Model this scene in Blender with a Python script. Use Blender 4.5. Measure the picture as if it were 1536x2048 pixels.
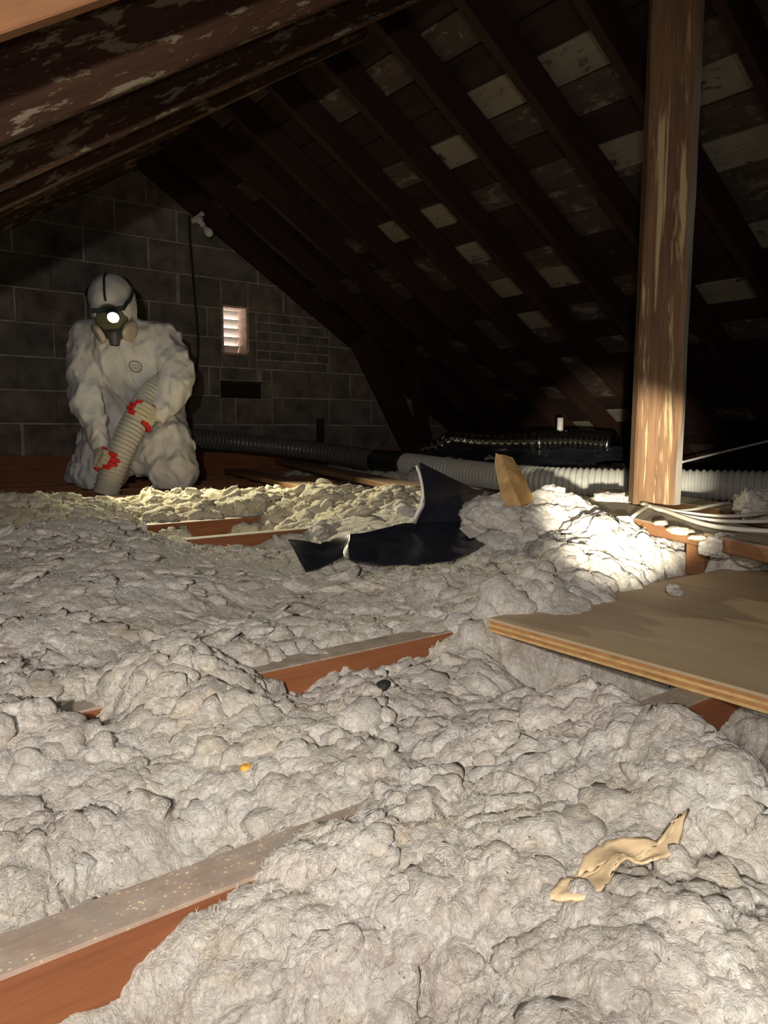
import bpy, bmesh, math, random
import numpy as np
from mathutils import Vector, Matrix

for _o in list(bpy.data.objects):
    bpy.data.objects.remove(_o, do_unlink=True)
SC = bpy.context.scene
COL = SC.collection
rnd = random.Random(7)

# ------------------------------------------------------------------ camera
# world frame: X along the ceiling joists, Y along the ridge towards the gable wall, Z up; joist tops at Z = 0
F = 1500.0
HOR = 862.0
PITCH = math.atan((1024 - HOR) / F)
YAW = math.radians(52.9)                 # view direction, angle from the X axis
EYE = Vector((0, 0, 0.30))
FH = Vector((math.cos(YAW), math.sin(YAW), 0))
RT = Vector((math.sin(YAW), -math.cos(YAW), 0))
FW = (FH * math.cos(PITCH) + Vector((0, 0, -math.sin(PITCH)))).normalized()
UP = RT.cross(FW).normalized()
cam = bpy.data.cameras.new('camera')
cam.sensor_fit = 'VERTICAL'; cam.sensor_height = 36.0
cam.lens = 36.0 * F / 2048.0
cam.clip_start = 0.02; cam.clip_end = 60
co = bpy.data.objects.new('camera', cam); COL.objects.link(co)
M3 = Matrix((RT, UP, -FW)).transposed()
co.matrix_world = Matrix.Translation(EYE) @ M3.to_4x4()
SC.camera = co

# ------------------------------------------------------------------ light and exposure
SC.view_settings.view_transform = 'Standard'
SC.view_settings.look = 'None'
SC.view_settings.gamma = 1.0
SC.view_settings.use_curve_mapping = False
SC.view_settings.exposure = 0.0
wd = bpy.data.worlds.new('daylight'); SC.world = wd; wd.use_nodes = True
wd.node_tree.nodes['Background'].inputs[0].default_value = (1.0, 0.93, 0.86, 1)
wd.node_tree.nodes['Background'].inputs[1].default_value = 6.5

def lamp(name, kind, loc, energy, col=(1, 1, 1), size=0.02, target=None, angle=None, blend=None):
    l = bpy.data.lights.new(name, kind); l.energy = energy; l.color = col
    l.shadow_soft_size = size
    if angle: l.spot_size = angle
    if blend is not None: l.spot_blend = blend
    o = bpy.data.objects.new(name, l); COL.objects.link(o); o.location = loc
    if target is not None:
        o.rotation_euler = (Vector(target) - Vector(loc)).to_track_quat('-Z', 'Y').to_euler()
    o['kind'] = 'helper'
    return o
def cam_pt(r, u, f):
    return EYE + RT * r + UP * u + FW * f
def ray_dir(px, py):
    return (FW * F + RT * (px - 768.0) - UP * (py - 1024.0)).normalized()
# phone flash beside the lens, an added unseen fill spot behind it that lifts the far end, a hand torch held low to the right
lamp('phone_flash', 'POINT', cam_pt(-0.045, 0.03, -0.02), 9.3, (1, 0.92, 0.83), 0.012)
lamp('far_fill_spot', 'SPOT', cam_pt(-0.10, 0.17, -0.45), 86.0, (1, 0.92, 0.83), 0.025, cam_pt(-0.10, 0.17, -0.45) + ray_dir(640, 930), math.radians(84), 1.0)
TORCH = cam_pt(0.05, -0.085, 0.0)
lamp('hand_torch', 'SPOT', TORCH, 700, (1, 0.93, 0.74), 0.012,
     EYE + (FW * F + RT * (1284 - 768) + UP * (1024 - 1018)) / F, math.radians(14.5), 0.65)

lamp('roll_fill_spot', 'SPOT', TORCH, 7.0, (1, 0.95, 0.84), 0.012, TORCH + ray_dir(1440, 1570), math.radians(26), 0.8)  # added second spot at the torch position, brightens the insulation at lower right

# ------------------------------------------------------------------ pixel helpers
def ray(px, py):
    return (FW * F + RT * (px - 768.0) - UP * (py - 1024.0)).normalized()
def at_h(px, py, h=0.0):                 # point on a level plane
    d = ray(px, py); return EYE + d * ((h - EYE.z) / d.z)
def at_y(px, py, Y):                     # point on a plane across the ridge (gable wall, a rafter's side)
    d = ray(px, py); return EYE + d * (Y / d.y)
def at_z(px, py, z):                     # point at a forward distance
    d = FW * F + RT * (px - 768.0) - UP * (py - 1024.0)
    return EYE + d * (z / d.dot(FH))
XR, HR, SR, SL = 1.75, 1.96, 0.62, 0.65  # ridge position, height of rafter undersides there, right and left slopes
RD = 0.14                                # rafter depth
CR, CL = math.cos(math.atan(SR)), math.cos(math.atan(SL))
def at_roof(px, py, lift=0.0):           # point on the right slope, lift above the rafter undersides
    d = ray(px, py); h0 = HR + lift / CR + SR * XR
    t = (h0 - EYE.z) / (d.z + SR * d.x); return EYE + d * t

# ------------------------------------------------------------------ noise
def _hash(i, j, k, s):
    with np.errstate(over='ignore'):
        n = (i.astype(np.int64) * 374761393 + j.astype(np.int64) * 668265263 + k.astype(np.int64) * 2147483647 + s * 974634617) & 0xFFFFFFFF
        n = ((n ^ (n >> 13)) * 1274126177) & 0xFFFFFFFF
        n = ((n ^ (n >> 16)) * 2246822519) & 0xFFFFFFFF
        n = n ^ (n >> 15)
    return (n & 0xFFFFFF).astype(np.float32) / float(0x1000000)
def vnoise(x, y, s=0):
    xi = np.floor(x); yi = np.floor(y); fx = x - xi; fy = y - yi
    fx = fx * fx * fx * (fx * (fx * 6 - 15) + 10); fy = fy * fy * fy * (fy * (fy * 6 - 15) + 10)
    xi = xi.astype(np.int64); yi = yi.astype(np.int64); z = np.zeros_like(xi)
    a = _hash(xi, yi, z, s); b = _hash(xi + 1, yi, z, s); c = _hash(xi, yi + 1, z, s); d = _hash(xi + 1, yi + 1, z, s)
    return ((a + (b - a) * fx) + ((c + (d - c) * fx) - (a + (b - a) * fx)) * fy) * 2 - 1
def vnoise3(x, y, z, s=0):
    xi = np.floor(x); yi = np.floor(y); zi = np.floor(z); fx = x - xi; fy = y - yi; fz = z - zi
    fx = fx * fx * (3 - 2 * fx); fy = fy * fy * (3 - 2 * fy); fz = fz * fz * (3 - 2 * fz)
    xi = xi.astype(np.int64); yi = yi.astype(np.int64); zi = zi.astype(np.int64)
    def pl(k):
        a = _hash(xi, yi, zi + k, s); b = _hash(xi + 1, yi, zi + k, s); c = _hash(xi, yi + 1, zi + k, s); d = _hash(xi + 1, yi + 1, zi + k, s)
        e = a + (b - a) * fx; g = c + (d - c) * fx
        return e + (g - e) * fy
    p = pl(0); q = pl(1)
    return (p + (q - p) * fz) * 2 - 1
def worley(x, y, s=0):
    xi = np.floor(x).astype(np.int64); yi = np.floor(y).astype(np.int64); z = np.zeros_like(xi)
    best = np.full(x.shape, 9.0, np.float32); cid = np.zeros(x.shape, np.float32); sec = np.full(x.shape, 9.0, np.float32)
    for dx in (-1, 0, 1):
        for dy in (-1, 0, 1):
            cx = xi + dx; cy = yi + dy
            px = cx + _hash(cx, cy, z, s) * 0.9 + 0.05; py = cy + _hash(cx, cy, z + 1, s) * 0.9 + 0.05
            d = ((px - x) ** 2 + (py - y) ** 2).astype(np.float32)
            h = _hash(cx, cy, z + 2, s)
            m = d < best
            sec = np.where(m, best, np.minimum(sec, d)); cid = np.where(m, h, cid); best = np.where(m, d, best)
    return np.sqrt(best), np.sqrt(sec), cid
def smooth(a, b, x):
    t = np.clip((x - a) / (b - a), 0, 1); return t * t * (3 - 2 * t)

# ------------------------------------------------------------------ materials
def mat_new(name):
    m = bpy.data.materials.new(name); m.use_nodes = True
    nt = m.node_tree; b = nt.nodes['Principled BSDF']
    return m, nt, b
def nd(nt, kind, **kw):
    n = nt.nodes.new(kind)
    for k, v in kw.items():
        if k in n.inputs.keys() if isinstance(k, str) else False: n.inputs[k].default_value = v
        else: setattr(n, k, v)
    return n
def ramp(nt, fac, stops):
    r = nt.nodes.new('ShaderNodeValToRGB'); e = r.color_ramp.elements
    while len(e) < len(stops): e.new(0.5)
    for i, (p, c) in enumerate(stops):
        e[i].position = p; e[i].color = (*c, 1)
    nt.links.new(fac, r.inputs[0]); return r.outputs[0]
def coords(nt, scale=(1, 1, 1), per_object=True):
    tc = nt.nodes.new('ShaderNodeTexCoord'); mp = nt.nodes.new('ShaderNodeMapping'); mp.inputs['Scale'].default_value = scale
    if per_object:
        oi = nt.nodes.new('ShaderNodeObjectInfo'); ma = nt.nodes.new('ShaderNodeMath'); ma.operation = 'MULTIPLY'; ma.inputs[1].default_value = 37.0
        nt.links.new(oi.outputs['Random'], ma.inputs[0])
        ad = nt.nodes.new('ShaderNodeVectorMath'); ad.operation = 'ADD'
        nt.links.new(tc.outputs['Object'], ad.inputs[0]); nt.links.new(ma.outputs[0], ad.inputs[1])
        nt.links.new(ad.outputs[0], mp.inputs[0])
    else:
        nt.links.new(tc.outputs['Object'], mp.inputs[0])
    return mp.outputs[0]
def noise_tex(nt, vec, scale, detail=4, rough=0.55, dist=0.0):
    n = nt.nodes.new('ShaderNodeTexNoise'); n.inputs['Scale'].default_value = scale; n.inputs['Detail'].default_value = detail
    n.inputs['Roughness'].default_value = rough; n.inputs['Distortion'].default_value = dist
    nt.links.new(vec, n.inputs['Vector']); return n.outputs['Fac']
def mixc(nt, fac, a, b, mode='MIX'):
    m = nt.nodes.new('ShaderNodeMix'); m.data_type = 'RGBA'; m.blend_type = mode
    for sock, v in ((m.inputs[0], fac), (m.inputs[6], a), (m.inputs[7], b)):
        if hasattr(v, 'is_linked') or hasattr(v, 'links'): nt.links.new(v, sock)
        elif isinstance(v, (int, float)): sock.default_value = v
        else: sock.default_value = (*v, 1)
    return m.outputs[2]
def bump(nt, b, h, strength, dist):
    n = nt.nodes.new('ShaderNodeBump'); n.inputs['Strength'].default_value = strength; n.inputs['Distance'].default_value = dist
    nt.links.new(h, n.inputs['Height']); nt.links.new(n.outputs[0], b.inputs['Normal'])
def plain(name, col, rough=0.7, metal=0.0, var=0.12, scale=30, bumps=0.0, coat=0.0, spec=None):
    m, nt, b = mat_new(name); v = coords(nt)
    n = noise_tex(nt, v, scale, 4)
    c0 = tuple(max(0, c * (1 - var)) for c in col); c1 = tuple(min(1, c * (1 + var)) for c in col)
    nt.links.new(ramp(nt, n, [(0.3, c0), (0.7, c1)]), b.inputs['Base Color'])
    b.inputs['Roughness'].default_value = rough; b.inputs['Metallic'].default_value = metal
    if coat: b.inputs['Coat Weight'].default_value = coat
    if spec is not None: b.inputs['Specular IOR Level'].default_value = spec
    if bumps: bump(nt, b, n, bumps, 0.004)
    return m
def wood(name, dark, light, axis=0, grain=26.0, rough=0.75, patch=None, pcol=(0.5, 0.45, 0.36), pthr=0.6, pscale=6.0, dust=None, dcol=(0.42, 0.36, 0.30), spec=0.3):
    m, nt, b = mat_new(name)
    s = [1, 1, 1]; s[axis] = 0.07
    v = coords(nt, tuple(s)); v0 = coords(nt)
    g = noise_tex(nt, v, grain, 6, 0.62, 0.8)
    g2 = noise_tex(nt, v, grain * 5, 3, 0.6)
    big = noise_tex(nt, v0, 3.0, 3)
    col = ramp(nt, g, [(0.28, dark), (0.72, light)])
    col = mixc(nt, 0.35, col, ramp(nt, g2, [(0.3, dark), (0.75, light)]))
    col = mixc(nt, 0.5, col, ramp(nt, big, [(0.3, (0.55, 0.5, 0.5)), (0.7, (1, 1, 1))]), 'MULTIPLY')
    if patch:
        s2 = [1, 1, 1]; s2[axis] = patch
        pv = coords(nt, tuple(s2))
        pn = noise_tex(nt, pv, pscale, 5, 0.68, 0.3)
        f = ramp(nt, pn, [(pthr, (0, 0, 0)), (pthr + 0.05, (1, 1, 1))])
        col = mixc(nt, f, col, pcol)
        pn2 = noise_tex(nt, pv, pscale * 2.6, 4, 0.7, 0.4)
        col = mixc(nt, ramp(nt, pn2, [(pthr + 0.06, (0, 0, 0)), (pthr + 0.10, (0.8, 0.8, 0.8))]), col, pcol)
    if dust is not None:                 # dust and sawdust lying on the upward faces
        ge = nt.nodes.new('ShaderNodeNewGeometry'); sx = nt.nodes.new('ShaderNodeSeparateXYZ'); nt.links.new(ge.outputs['Normal'], sx.inputs[0])
        dn = noise_tex(nt, v0, 14, 5, 0.7)
        mm = nt.nodes.new('ShaderNodeMath'); mm.operation = 'MULTIPLY'; nt.links.new(sx.outputs[2], mm.inputs[0])
        rr = ramp(nt, dn, [(0.2, (dust * 0.6,) * 3), (0.6, (min(1, dust * 1.2),) * 3)])
        nt.links.new(rr, mm.inputs[1])
        cl = nt.nodes.new('ShaderNodeClamp'); nt.links.new(mm.outputs[0], cl.inputs[0])
        sp = nt.nodes.new('ShaderNodeTexVoronoi'); sp.inputs['Scale'].default_value = 230; nt.links.new(v0, sp.inputs['Vector'])
        spk = ramp(nt, sp.outputs['Distance'], [(0.16, (0.85, 0.72, 0.45)), (0.3, dcol)])
        spk = mixc(nt, ramp(nt, noise_tex(nt, v0, 40, 3), [(0.42, (1, 1, 1)), (0.6, (0, 0, 0))]), spk, tuple(x * 0.82 for x in dcol))
        col = mixc(nt, cl.outputs[0], col, spk)
    nt.links.new(col, b.inputs['Base Color'])
    b.inputs['Roughness'].default_value = rough; b.inputs['Specular IOR Level'].default_value = spec
    bump(nt, b, g, 0.25, 0.004)
    return m
def fluff(name, tint=(1, 1, 1), fine=1.0):
    m, nt, b = mat_new(name); v = coords(nt, per_object=False)
    a = noise_tex(nt, v, 5, 5, 0.6); c = noise_tex(nt, v, 38, 5, 0.65, 0.5); d = noise_tex(nt, v, 15, 5, 0.65, 1.2)
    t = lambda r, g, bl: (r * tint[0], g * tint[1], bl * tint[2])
    col = ramp(nt, a, [(0.32, t(0.68, 0.605, 0.555)), (0.5, t(0.74, 0.69, 0.62)), (0.66, t(0.78, 0.715, 0.59))])
    w_ = noise_tex(nt, v, 13, 5, 0.65, 0.8)
    col = mixc(nt, ramp(nt, w_, [(0.50, (0, 0, 0)), (0.64, (0.8, 0.8, 0.8))]), col, t(0.88, 0.865, 0.83))
    col = mixc(nt, ramp(nt, c, [(0.42, (0, 0, 0)), (0.66, (0.85, 0.85, 0.85))]), col, t(0.87, 0.845, 0.80))
    col = mixc(nt, ramp(nt, d, [(0.56, (0, 0, 0)), (0.72, (0.6, 0.6, 0.6))]), col, t(0.74, 0.60, 0.42))
    e = noise_tex(nt, v, 9, 6, 0.7, 0.6)
    col = mixc(nt, ramp(nt, e, [(0.57, (0, 0, 0)), (0.74, (0.6, 0.6, 0.6))]), col, t(0.44, 0.375, 0.32))
    # grey dusty seams running between the matted pads, and a fleck of fibre
    for sc_, wd_, am_ in ((14.0, 0.035, 0.34), (34.0, 0.05, 0.26)):
        dn = nt.nodes.new('ShaderNodeTexNoise'); dn.inputs['Scale'].default_value = sc_ * 1.3; dn.inputs['Detail'].default_value = 4; nt.links.new(v, dn.inputs['Vector'])
        dm = nt.nodes.new('ShaderNodeVectorMath'); dm.operation = 'MULTIPLY_ADD'; dm.inputs[1].default_value = (1.1 / sc_,) * 3
        nt.links.new(dn.outputs['Color'], dm.inputs[0]); nt.links.new(v, dm.inputs[2])
        vo = nt.nodes.new('ShaderNodeTexVoronoi'); vo.feature = 'DISTANCE_TO_EDGE'; vo.inputs['Scale'].default_value = sc_; nt.links.new(dm.outputs[0], vo.inputs['Vector'])
        col = mixc(nt, ramp(nt, vo.outputs['Distance'], [(0.0, (am_,) * 3), (wd_, (0, 0, 0))]), col, t(0.42, 0.35, 0.30))
    fl = noise_tex(nt, v, 240, 3, 0.7)
    col = mixc(nt, 0.55, col, ramp(nt, fl, [(0.32, (0.78, 0.77, 0.76)), (0.62, (1, 1, 1))]), 'MULTIPLY')
    sp = nt.nodes.new('ShaderNodeTexVoronoi'); sp.inputs['Scale'].default_value = 95; nt.links.new(v, sp.inputs['Vector'])
    col = mixc(nt, ramp(nt, sp.outputs['Distance'], [(0.045, (0.8, 0.8, 0.8)), (0.09, (0, 0, 0))]), col, (0.16, 0.12, 0.10))
    nt.links.new(col, b.inputs['Base Color'])
    b.inputs['Roughness'].default_value = 1.0; b.inputs['Specular IOR Level'].default_value = 0.08
    f1 = noise_tex(nt, v, 260 * fine, 6, 0.7, 0.8); f2 = noise_tex(nt, v, 90 * fine, 6, 0.7, 1.0)
    ad = nt.nodes.new('ShaderNodeMath'); ad.operation = 'MULTIPLY_ADD'; ad.inputs[1].default_value = 0.45
    nt.links.new(f1, ad.inputs[0]); nt.links.new(f2, ad.inputs[2])
    bump(nt, b, ad.outputs[0], 0.9, 0.008)
    return m

def fibre_mat(name, col):
    m, nt, b = mat_new(name); out = nt.nodes['Material Output']
    v = coords(nt, per_object=False); n = noise_tex(nt, v, 20, 4)
    c = ramp(nt, n, [(0.3, tuple(x * 0.85 for x in col)), (0.7, col)])
    d = nt.nodes.new('ShaderNodeBsdfDiffuse'); t = nt.nodes.new('ShaderNodeBsdfTranslucent'); mx = nt.nodes.new('ShaderNodeMixShader'); mx.inputs[0].default_value = 0.5
    nt.links.new(c, d.inputs[0]); nt.links.new(c, t.inputs[0]); nt.links.new(d.outputs[0], mx.inputs[1]); nt.links.new(t.outputs[0], mx.inputs[2]); nt.links.new(mx.outputs[0], out.inputs[0])
    return m
M = {}
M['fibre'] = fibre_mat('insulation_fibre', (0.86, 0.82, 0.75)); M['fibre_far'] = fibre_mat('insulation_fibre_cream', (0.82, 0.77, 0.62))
M['joist'] = wood('joist_wood', (0.17, 0.056, 0.023), (0.35, 0.135, 0.055), 0, 30, dust=0.95)
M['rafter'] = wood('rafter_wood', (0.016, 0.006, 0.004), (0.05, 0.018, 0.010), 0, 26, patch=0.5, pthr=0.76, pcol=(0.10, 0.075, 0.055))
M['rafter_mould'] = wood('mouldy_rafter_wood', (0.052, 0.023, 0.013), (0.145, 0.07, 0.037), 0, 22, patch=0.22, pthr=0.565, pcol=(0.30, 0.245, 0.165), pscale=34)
M['rafter_lit'] = wood('flash_lit_rafter_wood', (0.42, 0.18, 0.08), (0.68, 0.36, 0.18), 0, 24)  # brighter orange rafter wood: flash light on the nearest left rafter, put into the colour
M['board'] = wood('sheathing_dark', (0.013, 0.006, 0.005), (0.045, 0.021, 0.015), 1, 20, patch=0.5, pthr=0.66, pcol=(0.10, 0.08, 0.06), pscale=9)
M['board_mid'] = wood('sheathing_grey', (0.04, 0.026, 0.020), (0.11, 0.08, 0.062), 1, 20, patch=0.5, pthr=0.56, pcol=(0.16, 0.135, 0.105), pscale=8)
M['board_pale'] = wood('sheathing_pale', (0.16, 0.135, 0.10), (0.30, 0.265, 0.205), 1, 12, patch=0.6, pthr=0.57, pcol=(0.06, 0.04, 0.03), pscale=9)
M['post'] = wood('post_wood', (0.05, 0.022, 0.011), (0.27, 0.15, 0.072), 2, 22, patch=0.06, pthr=0.58, pcol=(0.40, 0.29, 0.15), pscale=20)
M['post_edge'] = wood('weathered_post_edge', (0.22, 0.19, 0.16), (0.40, 0.36, 0.30), 2, 24)
M['plank'] = wood('plank_wood', (0.20, 0.095, 0.04), (0.36, 0.20, 0.09), 1, 22, dust=0.35)
M['sole'] = wood('sole_plate_wood', (0.19, 0.085, 0.035), (0.33, 0.16, 0.07), 1, 22, dust=0.9, dcol=(0.36, 0.31, 0.25))
M['dark_wood'] = wood('dark_wood', (0.02, 0.009, 0.007), (0.06, 0.026, 0.018), 0, 20)
M['ply_top'] = wood('plywood_face', (0.55, 0.41, 0.245), (0.74, 0.60, 0.40), 1, 12, rough=0.6)
M['ply_a'] = plain('plywood_veneer_light', (0.66, 0.43, 0.19), 0.7, var=0.2, scale=60)
M['ply_b'] = plain('plywood_veneer_dark', (0.46, 0.235, 0.09), 0.7, var=0.25, scale=60)
M['fluff'] = fluff('insulation_white')
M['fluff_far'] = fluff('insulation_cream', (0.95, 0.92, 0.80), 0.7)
M['block'] = plain('concrete_block', (0.15, 0.127, 0.107), 0.95, var=0.45, scale=7, bumps=0.4)
M['block_b'] = plain('concrete_block_brown', (0.175, 0.132, 0.11), 0.95, var=0.45, scale=9, bumps=0.4)
M['mortar'] = plain('mortar', (0.33, 0.30, 0.25), 0.95, var=0.35, scale=12, bumps=0.5)
M['drywall'] = plain('ceiling_board', (0.30, 0.24, 0.18), 0.95, var=0.2)
M['deck'] = plain('roof_deck', (0.02, 0.015, 0.012), 0.95)
M['white_metal'] = plain('white_painted_slat', (0.78, 0.74, 0.70), 0.5, var=0.06)
M['jamb'] = plain('rusty_pale_jamb', (0.55, 0.40, 0.32), 0.85, var=0.4, scale=40)
M['hose'] = plain('grey_hose', (0.50, 0.49, 0.44), 0.45, var=0.06)
M['hose_dark'] = plain('dark_hose', (0.09, 0.088, 0.085), 0.35, var=0.2)
M['black_rubber'] = plain('black_rubber', (0.012, 0.012, 0.013), 0.5)
M['plastic'] = plain('black_plastic_sheet', (0.016, 0.017, 0.025), 0.30, var=0.3, scale=12)
M['duct'] = plain('black_duct_film', (0.5, 0.5, 0.5), 0.2, metal=1.0, var=0.1)
M['duct_clear'] = plain('clear_duct_film', (0.30, 0.30, 0.285), 0.25, var=0.1)
M['paper'] = plain('kraft_paper', (0.50, 0.30, 0.12), 0.75, var=0.3, scale=25, bumps=0.3)
M['facing'] = plain('tan_facing', (0.72, 0.55, 0.34), 0.6, var=0.25, scale=30, bumps=0.3)
M['wire'] = plain('white_cable', (0.66, 0.61, 0.53), 0.45, var=0.06)
M['black_cable'] = plain('black_cable', (0.008, 0.008, 0.008), 0.6)
M['porcelain'] = plain('porcelain', (0.6, 0.55, 0.5), 0.35)
M['suit'] = plain('white_coverall', (0.70, 0.69, 0.69), 0.75, var=0.05, scale=14, bumps=0.25)
M['boot'] = plain('pale_boot_cover', (0.66, 0.70, 0.78), 0.6, var=0.1)
M['glove'] = plain('grey_knit_glove', (0.62, 0.56, 0.42), 0.9, var=0.12, scale=90)
M['glove_red'] = plain('red_glove_palm', (0.62, 0.015, 0.015), 0.55, var=0.15)
M['mask'] = plain('grey_mask_rubber', (0.07, 0.07, 0.068), 0.5)
M['filter'] = plain('pinkish_filter', (0.50, 0.42, 0.36), 0.8, var=0.08)
M['visor'] = plain('smoky_visor', (0.14, 0.145, 0.085), 0.12, var=0.25, scale=20)
M['strap'] = plain('dark_green_strap', (0.015, 0.028, 0.032), 0.8)
M['ink'] = plain('emblem_ink', (0.10, 0.085, 0.08), 0.8)
M['skin'] = plain('skin', (0.45, 0.28, 0.20), 0.6)
M['orange'] = plain('orange_bit', (0.75, 0.14, 0.05), 0.6)
M['amber'] = plain('amber_bit', (0.70, 0.38, 0.06), 0.6)
M['soot'] = plain('black_debris', (0.012, 0.010, 0.010), 0.8)
M['flake'] = plain('pale_flake', (0.50, 0.43, 0.31), 0.8, var=0.2)
M['label_paper'] = plain('white_paper', (0.6, 0.56, 0.5), 0.8)
_m, _nt, _b = mat_new('lamp_glow'); _b.inputs['Base Color'].default_value = (1, 1, 1, 1)
_b.inputs['Emission Color'].default_value = (1, 0.95, 0.78, 1); _b.inputs['Emission Strength'].default_value = 60; M['glow'] = _m
_m, _nt, _b = mat_new('bulb_glass'); _b.inputs['Base Color'].default_value = (0.75, 0.75, 0.74, 1); _b.inputs['Roughness'].default_value = 0.08; M['glass'] = _m

# ------------------------------------------------------------------ mesh helpers
def tag(o, label=None, cat=None, group=None, kind=None):
    if label: o['label'] = label
    if cat: o['category'] = cat
    if group: o['group'] = group
    if kind: o['kind'] = kind
    return o
def link(name, me, mat, parent=None):
    o = bpy.data.objects.new(name, me); COL.objects.link(o)
    if mat is not None:
        for m in (mat if isinstance(mat, (list, tuple)) else [mat]): me.materials.append(m)
    if parent is not None: o.parent = parent
    return o
def empty(name, loc):
    o = bpy.data.objects.new(name, None); COL.objects.link(o); o.location = loc; o.empty_display_size = 0.05
    bpy.context.view_layer.update(); return o
def set_parent(o, p):
    o.parent = p; o.matrix_parent_inverse = Matrix.Translation(-Vector(p.location)) if p.type == 'EMPTY' else Matrix.Translation(p.location).inverted()
def poly(name, verts, faces, mat, parent=None, sm=False, centre=True, mats_idx=None):
    vs = [Vector(v) for v in verts]
    c = Vector((0, 0, 0))
    if centre:
        lo = Vector([min(v[i] for v in vs) for i in range(3)]); hi = Vector([max(v[i] for v in vs) for i in range(3)]); c = (lo + hi) / 2
    me = bpy.data.meshes.new(name); me.from_pydata([v - c for v in vs], [], faces); me.update()
    if sm: me.polygons.foreach_set('use_smooth', [True] * len(me.polygons))
    if mats_idx: me.polygons.foreach_set('material_index', mats_idx)
    o = link(name, me, mat); o.location = c
    if parent is not None: set_parent(o, parent)
    return o
BOXM = {}
def chamfer_mesh(size, ch):
    key = tuple(round(s, 4) for s in size) + (ch,)
    bm = bmesh.new(); bmesh.ops.create_cube(bm, size=1.0)
    for v in bm.verts: v.co = Vector((v.co.x * size[0], v.co.y * size[1], v.co.z * size[2]))
    if ch: bmesh.ops.bevel(bm, geom=bm.edges[:], offset=ch, segments=1, affect='EDGES')
    me = bpy.data.meshes.new('box'); bm.to_mesh(me); bm.free(); return me
def box(name, c, size, mat, parent=None, rot=None, ch=0.003):
    """A chamfered box; meshes are shared between equal sizes and materials."""
    key = (tuple(round(s, 4) for s in size), ch, mat.name)
    me = BOXM.get(key)
    if me is None:
        me = chamfer_mesh(size, ch); me.name = name; me.materials.append(mat); BOXM[key] = me
    o = bpy.data.objects.new(name, me); COL.objects.link(o); o.location = c
    if rot is not None: o.rotation_euler = rot.to_euler()
    if parent is not None: set_parent(o, parent)
    return o
def spline(pts, n):
    P = [Vector(p) for p in pts]; P = [P[0] * 2 - P[1]] + P + [P[-1] * 2 - P[-2]]
    out = []
    segs = len(P) - 3
    for i in range(segs):
        for k in range(n):
            t = k / n
            a, b, c, d = P[i:i + 4]
            out.append(0.5 * ((2 * b) + (c - a) * t + (2 * a - 5 * b + 4 * c - d) * t * t + (3 * b - a - 3 * c + d) * t ** 3))
    out.append(P[-2]); return out
def resample(pts, step):
    L = [0]
    for a, b in zip(pts, pts[1:]): L.append(L[-1] + (b - a).length)
    n = max(2, int(L[-1] / step)); out = []; j = 0
    for i in range(n + 1):
        s = L[-1] * i / n
        while j < len(L) - 2 and L[j + 1] < s: j += 1
        t = (s - L[j]) / max(1e-9, L[j + 1] - L[j]); out.append(pts[j].lerp(pts[j + 1], t))
    return out, L[-1]
def tube(name, pts, rad, mat, parent=None, seg=16, step=0.02, n=12, caps=True, rfun=None):
    path, L = resample(spline(pts, n) if n else [Vector(p) for p in pts], step)
    N = len(path); T = [(path[min(i + 1, N - 1)] - path[max(i - 1, 0)]).normalized() for i in range(N)]
    u = T[0].orthogonal().normalized(); vs = []; fs = []
    for i in range(N):
        u = (u - T[i] * u.dot(T[i])).normalized(); w = T[i].cross(u)
        r = rad if rfun is None else rfun(L * i / (N - 1), L)
        for k in range(seg):
            a = 2 * math.pi * k / seg; vs.append(path[i] + u * (math.cos(a) * r) + w * (math.sin(a) * r))
    for i in range(N - 1):
        for k in range(seg):
            k2 = (k + 1) % seg; fs.append((i * seg + k, i * seg + k2, (i + 1) * seg + k2, (i + 1) * seg + k))
    if caps: fs += [tuple(range(seg))[::-1], tuple((N - 1) * seg + k for k in range(seg))]
    return poly(name, vs, fs, mat, parent, sm=True)
def lathe(name, prof, frame, mat, parent=None, seg=20):
    """prof: (radius, height) pairs; frame: 4x4 matrix"""
    vs = []; fs = []
    for r, h in prof:
        for k in range(seg):
            a = 2 * math.pi * k / seg; vs.append(frame @ Vector((r * math.cos(a), r * math.sin(a), h)))
    for i in range(len(prof) - 1):
        for k in range(seg):
            k2 = (k + 1) % seg; fs.append((i * seg + k, i * seg + k2, (i + 1) * seg + k2, (i + 1) * seg + k))
    fs += [tuple(range(seg))[::-1], tuple((len(prof) - 1) * seg + k for k in range(seg))]
    return poly(name, vs, fs, mat, parent, sm=True)
def big_mesh(name, V, Q, mat, N=None, parent=None):
    me = bpy.data.meshes.new(name); nq = len(Q)
    me.vertices.add(len(V)); me.vertices.foreach_set('co', np.ascontiguousarray(V, np.float32).ravel())
    me.loops.add(nq * 4); me.loops.foreach_set('vertex_index', np.ascontiguousarray(Q, np.int32).ravel())
    me.polygons.add(nq); me.polygons.foreach_set('loop_start', np.arange(0, nq * 4, 4, dtype=np.int32))
    me.polygons.foreach_set('use_smooth', np.ones(nq, bool))
    me.update(calc_edges=True); me.validate()
    if N is not None: me.normals_split_custom_set_from_vertices(N.tolist())
    return link(name, me, mat, parent)
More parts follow.
